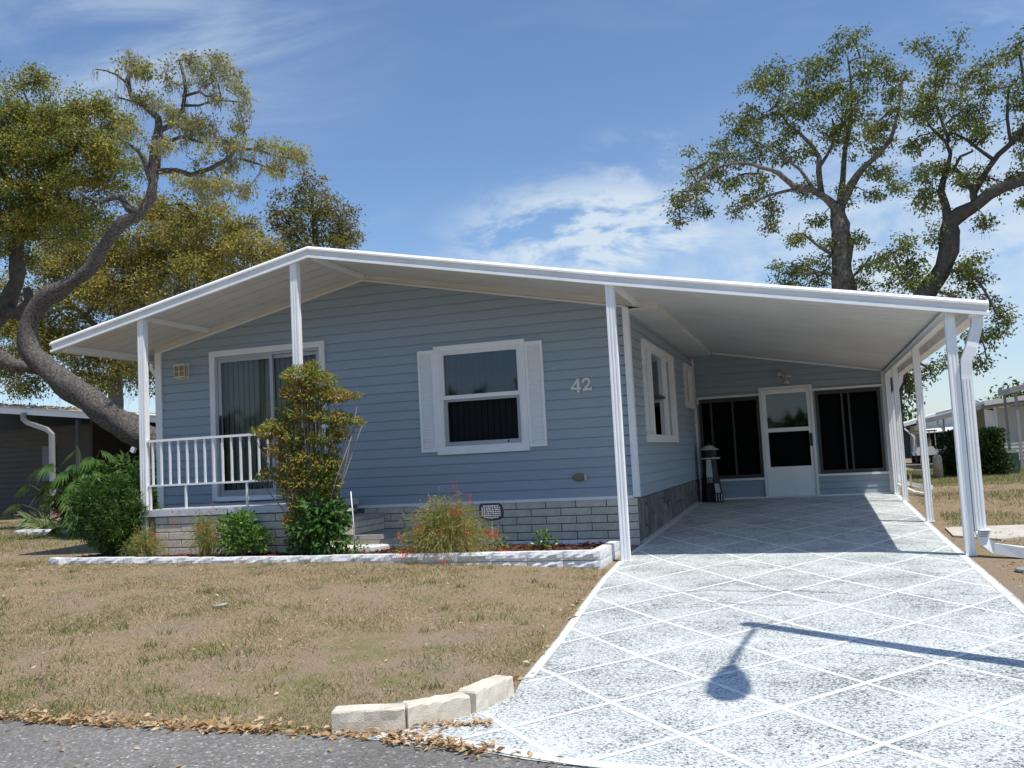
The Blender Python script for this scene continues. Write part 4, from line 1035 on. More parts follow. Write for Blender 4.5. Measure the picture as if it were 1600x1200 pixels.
nb = [(-3.72, -1.62, 2.30, .26, .20, .12), (-3.50, -1.62, 2.20, .22, .18, .12), (-3.82, -1.62, 2.08, .20, .18, .12), (-3.58, -1.6, 2.02, .26, .20, .10), (-3.30, -1.6, 2.03, .20, .15, .07), (-3.15, -1.6, 1.99, .12, .10, .03),
 (-3.72, -1.62, 1.84, .26, .2, .10), (-3.42, -1.6, 1.77, .28, .2, .07), (-3.22, -1.58, 1.72, .16, .14, .06), (-4.05, -1.64, 1.70, .22, .18, .09), (-4.22, -1.64, 1.62, .14, .14, .06), (-3.85, -1.62, 1.56, .24, .2, .09),
 (-3.45, -1.6, 1.52, .22, .18, .10), (-4.02, -1.62, 1.40, .24, .2, .09), (-3.70, -1.6, 1.30, .26, .2, .08), (-3.92, -1.6, 1.18, .22, .2, .08), (-3.45, -1.6, 1.20, .18, .18, .10), (-4.20, -1.62, 1.12, .14, .14, .06), (-3.75, -1.62, 1.00, .26, .2, .07), (-3.45, -1.62, .96, .20, .18, .08), (-3.9, -1.62, .86, .2, .16, .06), (-4.0, -1.6, 1.9, .10, .1, .05), (-3.02, -1.6, 2.0, .10, .06, .02), (-3.06, -1.58, 1.70, .10, .08, .03), (-2.98, -1.58, 1.66, .06, .05, .02), (-4.38, -1.64, 1.66, .08, .08, .04), (-4.32, -1.64, 1.08, .08, .08, .03), (-3.36, -1.6, 1.36, .10, .1, .04), (-3.22, -1.6, 1.52, .08, .08, .03), (-3.6, -1.6, 2.42, .10, .1, .03)]
nan = shrub('nandina_shrub', 'tall reddish orange and green shrub growing up in front of the porch post', 'shrub', NB, nb + [(-3.75, -1.62, .72, .2, .16, .09), (-3.5, -1.62, .84, .2, .16, .09), (-3.9, -1.62, .55, .16, .14, .09), (-3.62, -1.62, 1.12, .24, .16, .09), (-3.95, -1.62, 1.02, .16, .14, .08), (-3.28, -1.6, 1.60, .14, .1, .05), (-3.36, -1.6, 1.22, .12, .1, .06), (-3.40, -1.6, 1.08, .12, .1, .06)], 13500, .052, .020, L_nand, 40, .1, M_cane, .009, .2)
g = []
for b in [(-3.52, -1.68, .72, .26, .2, .14), (-3.42, -1.68, .52, .26, .22, .16), (-3.62, -1.68, .42, .30, .22, .16), (-3.32, -1.66, .60, .16, .16, .14), (-3.42, -1.7, .28, .26, .2, .12), (-3.8, -1.68, .26, .16, .14, .10), (-3.45, -1.64, 1.02, .16, .14, .08)]: g.append(b)
Cs = []; Ds = []; Ns = []
for b in g:
    k = int(9000*b[3]*b[5]); c, d = rpt(k, b[:3], b[3:6]); Cs.append(c); Ds.append(unit(d+RNG.normal(0, .6, (k, 3))+[0, 0, -.1])); Ns.append(unit(RNG.normal(0, .5, (k, 3))+[0, -.5, .8]))
C = np.concatenate(Cs); V, F = leaf_quads(C, np.concatenate(Ds), np.concatenate(Ns), RNG.uniform(.06, .11, len(C)), RNG.uniform(.032, .05, len(C)), .15); np_object('lower_foliage', V, F, L_nand_g, nan, 'stuff')
# two tall crooked canes and a leaning white stake belonging to it
m = MB(); m.tube([(-3.16, -1.5, .12), (-3.17, -1.5, .5), (-3.19, -1.5, .86)], .008, 5); tag(m.build('plant_stake', M_white, None, True), 'thin white stake propping the tall reddish shrub on its house side', 'plant stake')

# firecracker plants: arching green stems with red tubular flowers
L_fire = leaf_mat('firecracker_stem', [(0.13, 0.20, 0.04), (0.26, 0.29, 0.07), (0.38, 0.31, 0.10), (0.48, 0.40, 0.23)], 0.5, 0.3, 3)
def firecracker(label, base, n, reach, height, flowers, seed, hang=0.35, fl_up=()):
    rg = np.random.default_rng(seed); root = empty('firecracker_plant', label, 'plant', base, 'red firecracker plants in the flower bed')
    a = rg.uniform(0, 2*np.pi, n); rr = reach*rg.uniform(.15, 1, n)**.7; h = height*rg.uniform(.45, 1.05, n)*(1-.45*(rr/reach)**2); k = 9
    t = np.linspace(0, 1, k).reshape(1, k); jit = rg.normal(0, .02, (n, k, 3))*t[..., None]
    P = np.empty((n, k, 3)); out = rr[:, None]*t**1.25
    P[..., 0] = base[0]+rg.normal(0, .05, n)[:, None]+np.cos(a)[:, None]*out; P[..., 1] = base[1]+rg.normal(0, .04, n)[:, None]+np.sin(a)[:, None]*out*.6
    P[..., 2] = base[2]+h[:, None]*(1.9*t-.9*t*t) - hang*rg.uniform(.2, 1.3, n)[:, None]*(t**3)*(rr/reach)[:, None]
    P += jit; V, F = ribbons(P, rg.uniform(.004, .008, n)); np_object('stem', V, F, L_fire, root, 'stuff')
    # wispy side sprigs and tiny leaves
    q = n*16; i = rg.integers(0, n, q); j = rg.integers(3, k, q); C = P[i, j]+rg.normal(0, .022, (q, 3)); Dd = unit(P[i, j]-P[i, j-1]+1e-4)+rg.normal(0, .45, (q, 3))
    V, F = leaf_quads(C, Dd, rg.normal(0, 1, (q, 3)), rg.uniform(.03, .075, q), rg.uniform(.004, .009, q), .1); np_object('foliage', V, F, L_fire, root, 'stuff')
    Cs = []
    for (x, y, z, r, m_) in flowers: Cs.append(np.array([x, y, z])+rg.normal(0, 1, (int(m_*1.8), 3))*np.array([r, r*.7, r*.6]))
    if fl_up:
        for (x, y, z0, z1, m_) in fl_up: Cs.append(np.stack([x+rg.normal(0, .022, m_), y+rg.normal(0, .02, m_), rg.uniform(z0, z1, m_)], -1))
    if Cs:
        C = np.concatenate(Cs); m_ = len(C); V, F = leaf_quads(C, rg.normal(0, .5, (m_, 3))+[0, -.1, -.8], rg.normal(0, 1, (m_, 3)), rg.uniform(.02, .034, m_), rg.uniform(.008, .013, m_), 0); np_object('flower', V, F, M_red, root, 'stuff')
    return root
firecracker('large arching firecracker plant with red flowers spilling over the white edging', (-1.84, -1.80, 0.12), 560, .68, .74, [(-2.10, -1.95, .42, .045, 60), (-1.86, -1.95, .40, .03, 26), (-1.70, -1.9, .60, .04, 40), (-1.52, -1.95, .38, .03, 22), (-1.28, -1.9, .36, .045, 44), (-2.28, -2.02, .16, .05, 40), (-1.18, -1.85, .17, .03, 18), (-2.08, -2.12, .02, .04, 30), (-1.76, -2.1, .08, .025, 14), (-2.42, -1.8, .34, .03, 14), (-2.2, -1.9, .2, .05, 24)], 3, .62, [(-1.80, -1.6, .68, .95, 34), (-1.63, -1.6, .62, .82, 34), (-2.14, -1.6, .62, .78, 16), (-1.92, -1.6, .62, .72, 12)])
firecracker('wispy yellowing firecracker plant next to the rounded green shrub', (-6.02, -1.70, 0.14), 120, .32, .46, [(-5.85, -1.75, .45, .03, 5)], 4, .2)
firecracker('thin reddish firecracker plant in front of the porch slab beside the small glossy bush', (-5.12, -1.72, 0.14), 120, .26, .60, [(-5.1, -1.8, .5, .05, 10), (-5.35, -1.8, .12, .12, 30)], 5, .2, [(-5.62, -1.65, .15, .75, 40), (-6.35, -1.6, .4, 1.3, 10), (-5.05, -1.7, .55, .8, 14)])
L_gloss = leaf_mat('glossy_leaf', [(0.03, 0.08, 0.015), (0.08, 0.18, 0.03), (0.16, 0.27, 0.04), (0.24, 0.33, 0.06)], 0.3, 0.3, 5)
shrub('glossy_bush', 'small bright green glossy bush beside the tall reddish shrub', 'shrub', (-4.62, -1.72, .12), [(-4.62, -1.72, .42, .22, .2, .22), (-4.52, -1.74, .55, .16, .15, .14), (-4.74, -1.74, .52, .14, .14, .14), (-4.45, -1.72, .36, .16, .16, .16), (-4.66, -1.76, .28, .22, .18, .12), (-4.30, -1.7, .33, .12, .12, .14)], 1700, .055, .030, L_gloss, 10, .3)
for (x, y, lab, n) in ((-1.36, -1.45, 'small leafy seedling just to the house-number side of the dark plaque', 60), (-0.86, -1.40, 'low leafy seedling between the plaque and the end of the white edging', 130), (-3.05, -1.72, 'pale green weed sprouting by the white stepping stone', 80)):
    shrub('seedling', lab, 'plant', (x, y, .11), [(x, y, .24, .10, .08, .09), (x+.09, y, .19, .10, .08, .06), (x-.05, y, .16, .08, .06, .05)], n, .05, .028, L_gloss, 4, .3, None, .004)

# plants in the shade beside the neighbour's carport
def strap_leaf(base, d, L_, w, droop, n=6):
    P = []; 
    for k in range(n):
        t = k/(n-1); P.append((base[0]+d[0]*L_*t, base[1]+d[1]*L_*t, base[2]+d[2]*L_*t-droop*t*t))
    return P
def straps(name, label, cat, base, n, L_, w, mt, zup=(.5, 1.2), droop=(.1, .4), k=7):
    root = empty(name, label, cat, base); a = RNG.uniform(0, 2*np.pi, n); P = np.array([strap_leaf((base[0]+random.uniform(-.05, .05), base[1]+random.uniform(-.05, .05), base[2]-.02), (math.cos(q), math.sin(q)*.8, random.uniform(*zup)), L_*random.uniform(.6, 1.1), w, random.uniform(*droop), k) for q in a])
    V, F = ribbons(P, RNG.uniform(.7, 1.2, n)*w); np_object('leaf', V, F, mt, root, 'stuff'); return root
L_spider = leaf_mat('variegated_leaf', [(0.12, 0.20, 0.06), (0.30, 0.36, 0.16), (0.45, 0.48, 0.28)], 0.45, 0.3, 3)
straps('spider_plant', 'pale striped spider plant on the far edge of the lawn', 'plant', (-12.2, 2.9, g1(-12.2, 2.9)), 150, .60, .03, L_spider)
L_croton = leaf_mat('croton_leaf', [(0.10, 0.05, 0.02), (0.28, 0.05, 0.02), (0.45, 0.08, 0.03), (0.10, 0.12, 0.03)], 0.4, 0.3, 4)
shrub('croton', 'red leaved croton in the shade of the leaning oak', 'plant', (-11.2, 2.75, .15), [(-11.3, 2.75, .75, .28, .2, .18), (-11.05, 2.8, .62, .2, .2, .15), (-11.5, 2.75, .55, .2, .2, .15)], 260, .20, .06, L_croton, 8, .4)
L_phil = leaf_mat('split_leaf', [(0.02, 0.055, 0.012), (0.045, 0.11, 0.02), (0.10, 0.18, 0.04), (0.15, 0.20, 0.06)], 0.32, 0.3, 3)  # greens darkened to stand in for the oak's shade
def split_leaf_plant():
    root = empty('split_leaf_plant', 'large split-leaf plant with drooping fingered leaves under the leaning oak', 'plant', (-10.1, 1.8, .1))
    for i in range(64):
        a = random.uniform(0, 2*math.pi); rad = random.uniform(.15, 1.15); h = random.uniform(.5, 1.75) - .3*rad
        bx, by = -10.1+random.uniform(-.35, .35), 1.8+random.uniform(-.2, .2)
        c = Vector((bx+math.cos(a)*rad, by+math.sin(a)*rad*.6, .1+h)); m = MB(); m.tube([(bx, by, .05), ((bx+c.x)/2, (by+c.y)/2, .1+h*.75), c], [.014, .010, .006], 5)
        out = Vector((math.cos(a), math.sin(a)*.7, -.65)).normalized(); side = out.cross(Vector((0, 0, 1))).normalized(); nrm = side.cross(out).normalized(); S = random.uniform(.30, .46)
        V = []; F = []
        for f in range(9):
            t = (f-4)/4; dr = (out*(1-.35*abs(t))+side*t*1.15).normalized(); L_ = S*(1-.35*abs(t)); w = .045
            sd = dr.cross(nrm).normalized(); b = len(m.v)
            p0 = c+out*.03; p1 = p0+dr*L_*.5; p2 = p0+dr*L_-Vector((0, 0, .10*L_/S))
            m.v += [tuple(p0-sd*w*.3), tuple(p0+sd*w*.3), tuple(p1-sd*w*.62), tuple(p1+sd*w*.62), tuple(p2)]; m.f += [(b, b+1, b+3, b+2), (b+2, b+3, b+4)]
        m.build('leaf', L_phil, root)
split_leaf_plant()
L_shade = leaf_mat('broad_shade_leaf', [(0.015, 0.045, 0.012), (0.04, 0.10, 0.02), (0.09, 0.17, 0.035), (0.17, 0.22, 0.07)], 0.35, 0.3, 4)
shrub('shade_shrub', 'broad leaved dark green shrub growing round the base of the leaning oak', 'shrub', (-10.0, 2.35, .1), [(-10.6, 2.3, .75, .35, .25, .35), (-10.2, 2.3, 1.15, .4, .25, .35), (-9.7, 2.3, 1.25, .4, .25, .3), (-9.9, 2.3, .7, .5, .25, .4), (-9.35, 2.25, 1.1, .3, .25, .25)], 1500, .17, .055, L_shade, 12, .1, None, .01, .35)
for i, (x, y, l) in enumerate([(-11.9, 2.25, .34), (-11.55, 2.2, .30), (-12.35, 2.3, .36), (-11.15, 2.2, .28), (-10.75, 2.15, .3)]):
    mm = bpy.data.objects.new('edging_stone', stone_block(l, .09, .14, 60+i, .02)); COL.objects.link(mm); mm.location = (x, y, g1(x, y)-.01); mm.rotation_euler = (0, 0, random.uniform(-.15, .15))
    tag(mm, 'rough pale edging stone ' + ('under the spider plant, second from the outer end of the row', 'in the middle of the row of five', 'at the outer end of the row, left of the spider plant', 'below the red croton, between two others', 'at the inner end of the row by the split-leaf plant')[i], 'edging stone', 'pale edging stones by the spider plant')
m = MB(); m.box(-8.72, -8.42, 1.9, 2.1, 1.30, 1.52); tag(m.build('meter_box', M_white), 'white meter box between the leaning oak and the porch post', 'meter box')
m = MB(); m.box(-8.60, -8.54, 1.98, 2.04, 0.05, 1.2995); m.build('post', M_white, bpy.data.objects['meter_box'])

# ------------------------------------------------------------------ the clipped hedges on the right
L_hedge = leaf_mat('dark_hedge_leaf', [(0.008, 0.02, 0.008), (0.016, 0.04, 0.012), (0.035, 0.075, 0.016), (0.13, 0.18, 0.03)], 0.4, 0.25, 2.5)
def hedge(label, x0, x1, y0, y1, z1, n):
    z0 = .14; bl = []
    for k in range(int(n/110)):
        x, y, z = random.uniform(x0+.1, x1-.1), random.uniform(y0+.1, y1-.1), random.uniform(z0+.1, z1-.1)
        if random.random() < .5: y = y0+.12
        elif random.random() < .5: z = z1-.12
        bl.append((x, y, z, .2, .18, .17))
    return shrub('clipped_hedge', label, 'hedge', ((x0+x1)/2, (y0+y1)/2, z0), bl, n, .075, .045, L_hedge, 14, .2)
hedge('dark clipped hedge block in front of the beige neighbouring home', 5.72, 6.50, 12.3, 13.3, 1.24, 7500)
hedge('dark loose hedge half hidden by the front carport post', 5.05, 5.66, 12.4, 13.2, 1.22, 6000)
# ------------------------------------------------------------------ neighbours
M_tan = mat('beige_vinyl', (0.60, 0.585, 0.48), 0.6, 0.05, 2); M_grey_m = mat('grey_fascia', (0.30, 0.30, 0.30), 0.5, 0.06, 4); M_roofw = mat('white_metal_roof', (0.72, 0.73, 0.73), 0.5, 0.05, 2)
M_dkwall = mat('dim_wall', (0.085, 0.085, 0.082), 0.8, 0.08, 2)  # dark tone carries the deep shade in the left home's carport
def lap_wall(parent, M, s0, s1, z0, z1, mt, co=0.15, out=0.03):
    c = MB(); c.lbox(M, s0, s1, -0.1, 0.0, z0, z1); w = c.build('wall', mt, parent); z = z0
    while z < z1-.02:
        b = min(z+co, z1); m = MB(); m.v = [M(s0, out, z), M(s1, out, z), M(s1, .004, b), M(s0, .004, b), M(s0, 0.0006, z), M(s1, 0.0006, z)]; m.f = [(0, 1, 2, 3), (4, 5, 1, 0)]
        m.build('siding_board', mt, w); z = b
    return w
# beige home on the right
nb1 = empty('neighbour_home', 'beige sided home with grey carport roof beyond the clipped hedge', 'house', (9, 20, .1))
MN = lambda s, d, z: (s, 19.0-d, z)
lap_wall(nb1, MN, 7.42, 13.0, 0.35, 1.92, M_tan, 0.115, 0.016)
m = MB(); m.lbox(MN, 7.36, 7.44, 0.0, 0.05, 0.3, 1.93); m.build('corner_trim', M_white, nb1)
m = MB(); m.hexa([(7.1, 18.75, 2.00), (13.2, 18.75, 2.52), (13.2, 30, 2.52), (7.1, 30, 2.00), (7.1, 18.75, 2.14), (13.2, 18.75, 2.66), (13.2, 30, 2.66), (7.1, 30, 2.14)]); nr = m.build('roof', M_roofw, nb1)
m = MB(); m.box(7.42, 13.0, 18.78, 18.95, 0.02, 0.34); m.build('skirting', M_dkwall, nb1)
MN2 = lambda s, d, z: (s, 22.0-d, z)
m = MB(); m.lbox(MN2, 6.9, 7.6, -.1, 0.0, 0.1, 2.0); m.build('wall', M_tan, nb1)
m = MB(); m.hexa([(5.72, 18.9, 1.62), (7.15, 18.9, 1.93), (7.15, 24, 1.93), (5.72, 24, 1.62), (5.72, 18.9, 1.76), (7.15, 18.9, 2.07), (7.15, 24, 2.07), (5.72, 24, 1.76)]); m.build('carport_roof', M_grey_m, nb1)
for x in (5.98, 6.28): m = MB(); m.box(x-.025, x+.025, 19.0, 19.05, 0.1, 1.62+.2*(x-5.72)); m.build('post', M_grey_m, nb1)
m = MB(); m.sweep([(5.80, 18.86, 1.64), (5.80, 18.86, 1.52), (5.90, 18.86, 1.42), (5.94, 18.86, 1.35), (5.94, 18.86, 0.2)], .03, .03); m.build('downspout', M_grey_m, nb1)
m = MB()
m.box(7.9, 11, 18.3, 18.33, .55, .58)
for k in range(14): m.box(7.92+.16*k, 7.935+.16*k, 18.305, 18.32, .1, .55)
m.build('railing', M_dkwall, nb1)
nb1b = empty('awning', 'grey awning on a slim grey post at the right edge beside the beige home', 'awning', (8, 17, 0))
m = MB(); m.hexa([(7.38, 16.5, 2.22), (11, 16.5, 3.0), (11, 18.2, 3.0), (7.38, 18.2, 2.22), (7.38, 16.5, 2.38), (11, 16.5, 3.16), (11, 18.2, 3.16), (7.38, 18.2, 2.38)]); m.build('roof', M_grey_m, nb1b)
for yy in (16.6, 18.1): m = MB(); m.box(7.50, 7.57, yy, yy+.07, 0.1, 2.25); m.build('post', M_grey_m, nb1b)
# white home far behind
nb2 = empty('neighbour_home', 'distant white gabled home behind the golf cart', 'house', (9, 36, .1))
m = MB()
M36 = lambda s, d, z: (s, 36.0-d, z)
m.prism([(6.9, 1.72), (9.5, 2.42), (13, 1.55), (13, 0.2), (6.9, 0.2)], M36, -8, 0); m.build('wall', mat('pale_wall', (0.62, 0.62, 0.58), 0.6, 0.05, 2), nb2)
for a, b in (((5.9, 1.58), (9.5, 2.52)), ((9.5, 2.52), (13.4, 1.55))):
    m = MB(); m.prism([a, b, (b[0], b[1]+.16), (a[0], a[1]+.16)], M36, -8.2, .5); m.build('roof', M_roofw, nb2)
m = MB(); m.lbox(M36, 6.0, 6.89, -3, -2.9, 0.1, 1.7); m.build('carport_wall', mat('blue_grey_shade', (0.10, 0.14, 0.17), 0.7, 0.05, 2), nb2)
m = MB(); m.sweep([(6.35, 35.4, 1.62), (6.6, 35.4, 1.35), (6.75, 35.4, 1.2), (6.75, 35.4, .2)], .035, .035); m.build('downspout', M_white, nb2)
m = MB(); m.hexa([(7.0, 34.6, 1.32), (9.6, 34.6, 1.42), (9.6, 36, 1.62), (7.0, 36, 1.55), (7.0, 34.6, 1.36), (9.6, 34.6, 1.46), (9.6, 36, 1.66), (7.0, 36, 1.59)]); m.build('awning', M_roofw, nb2)
m = MB(); m.lbox(M36, 7.3, 9.3, 0.02, 0.06, 0.62, 1.30); m.build('window', M_glass_dark, nb2); m = MB(); m.lbox(M36, 7.2, 9.4, -0.02, 0.015, 0.55, 1.36); m.build('window_back', M_dark, nb2)
# golf cart
gc = empty('golf_cart', 'white golf cart with a brown canopy parked on the grass beyond the carport', 'golf cart', (6.1, 26, .2))
M_cart = mat('white_cart_body', (0.75, 0.75, 0.73), 0.35, 0.04, 5); M_brown = mat('brown_canopy', (0.20, 0.11, 0.07), 0.6, 0.1, 5); M_tyre = mat('tyre_rubber', (0.02, 0.02, 0.02), 0.8, 0.1, 9)
m = MB(); m.loft([[(x, y, z) for x, z in ((5.78, .50), (6.50, .50), (6.52, .62), (6.44, .80), (5.84, .80), (5.76, .62))] for y in (25.2, 25.5)]); m.loft([[(x, y, z) for x, z in ((5.78, .48), (6.50, .48), (6.50, .60), (5.78, .60))] for y in (25.51, 27.3)]); m.box(5.84, 6.44, 26.4, 26.9, .601, .82); m.build('body', M_cart, gc)
m = MB(); m.box(5.74, 6.54, 25.4, 27.3, 1.36, 1.41); m.build('canopy', M_brown, gc)
for x in (5.80, 6.46):
    for y in (25.5, 27.2): m = MB(); m.box(x, x+.03, y, y+.03, .60, 1.36); m.build('canopy_post', M_alu, gc)
m = MB(); m.box(5.83, 6.455, 25.505, 25.515, .80, 1.30); m.build('windscreen', M_glass, gc)
m = MB(); m.box(5.86, 6.42, 26.3, 26.42, .82, 1.10); m.build('seat', M_kerb, gc)
for x in (5.76, 6.40):
    for y in (25.45, 26.95): m = MB(); m.loft([[(xx, y+.2*math.cos(a), .39+.2*math.sin(a)) for a in np.linspace(0, 2*math.pi, 14, endpoint=False)] for xx in (x, x+.13)]); m.build('wheel', M_tyre, gc)
# dark home and carport on the left
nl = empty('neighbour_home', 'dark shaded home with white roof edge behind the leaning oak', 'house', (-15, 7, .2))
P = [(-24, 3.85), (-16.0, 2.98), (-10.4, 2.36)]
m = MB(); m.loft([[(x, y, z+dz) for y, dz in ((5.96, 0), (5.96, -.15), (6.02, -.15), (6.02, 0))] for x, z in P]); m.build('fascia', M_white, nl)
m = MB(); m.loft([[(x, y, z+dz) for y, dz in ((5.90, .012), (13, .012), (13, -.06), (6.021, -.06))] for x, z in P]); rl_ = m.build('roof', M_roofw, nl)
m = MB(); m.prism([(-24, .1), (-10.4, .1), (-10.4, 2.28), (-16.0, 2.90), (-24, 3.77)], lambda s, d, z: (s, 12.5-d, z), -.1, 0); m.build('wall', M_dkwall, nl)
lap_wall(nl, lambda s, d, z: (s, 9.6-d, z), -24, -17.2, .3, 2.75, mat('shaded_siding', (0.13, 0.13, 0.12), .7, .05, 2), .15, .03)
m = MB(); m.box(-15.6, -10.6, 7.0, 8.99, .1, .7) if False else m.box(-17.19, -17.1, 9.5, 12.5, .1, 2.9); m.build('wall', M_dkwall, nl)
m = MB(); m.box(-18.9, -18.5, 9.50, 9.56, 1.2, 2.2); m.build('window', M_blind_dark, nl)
m = MB(); m.sweep([(-15.86, 5.90, 2.86), (-15.85, 5.90, 2.70), (-15.70, 5.90, 2.60), (-15.15, 5.90, 2.42), (-15.0, 5.90, 2.30), (-14.98, 5.90, 0.3)], .045, .05); m.build('downspout', M_grey_m, nl)  # darker grey stands in for shade on this downspout and the posts below
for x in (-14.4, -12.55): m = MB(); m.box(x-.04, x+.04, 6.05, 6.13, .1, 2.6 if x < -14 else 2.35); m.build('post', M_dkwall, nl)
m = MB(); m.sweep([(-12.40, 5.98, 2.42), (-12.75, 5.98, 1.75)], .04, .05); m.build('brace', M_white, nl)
n = 900; x = RNG.uniform(-20, -11, n); t = (x+24)/13.6; zz = 3.85-1.49*t+.02; keep = RNG.random(n) < np.where(x < -14.8, 1.0, .45)
C = np.stack([x, RNG.uniform(5.95, 8.5, n), zz+RNG.uniform(0, .05, n)], -1)[keep]; n = len(C); a = RNG.uniform(0, 6.28, n)
V, F = leaf_quads(C, np.stack([np.cos(a), np.sin(a), RNG.uniform(0, .6, n)], -1), RNG.normal(0, .5, (n, 3))+[0, 0, 1], .11, .06, .1)
L_litter = leaf_mat('dry_oak_leaf', [(0.20, 0.095, 0.04), (0.42, 0.25, 0.11), (0.55, 0.40, 0.23), (0.70, 0.58, 0.42)], 0.7, 0.15, 5, 0.2)
np_object('leaf_litter', V, F, L_litter, nl, 'stuff')
# street lamp beside the road: only its shadow falls into the picture
sl = empty('street_lamp', 'street lamp just out of view whose shadow lies across the driveway', 'street lamp', (3.70, -6.0, -.14))
m = MB(); m.tube([(3.72, -6.02, -.2), (3.70, -5.85, 2.5), (3.69, -5.63, 5.05)], [.085, .078, .07], 10); m.build('pole', M_alu, sl, True)
m = MB(); m.tube([(3.69, -5.67, 4.92), (3.68, -6.2, 5.0), (3.66, -6.6, 5.02), (3.65, -6.85, 5.0)], .02, 8); m.build('arm', M_alu, sl, True)
m = MB(); hc = Vector((3.65, -7.14, 4.95)); rr_ = []
for t_, w_, h_ in ((.36, .03, .03), (.30, .05, .05), (.15, .09, .075), (-.05, .125, .095), (-.20, .12, .09), (-.30, .085, .06), (-.35, .03, .03)): rr_.append([hc+Vector((w_*math.cos(a), t_, h_*math.sin(a)+.12*t_)) for a in np.linspace(0, 2*math.pi, 12, endpoint=False)])
m.loft(rr_); m.build('lamp_head', M_alu, sl, True)
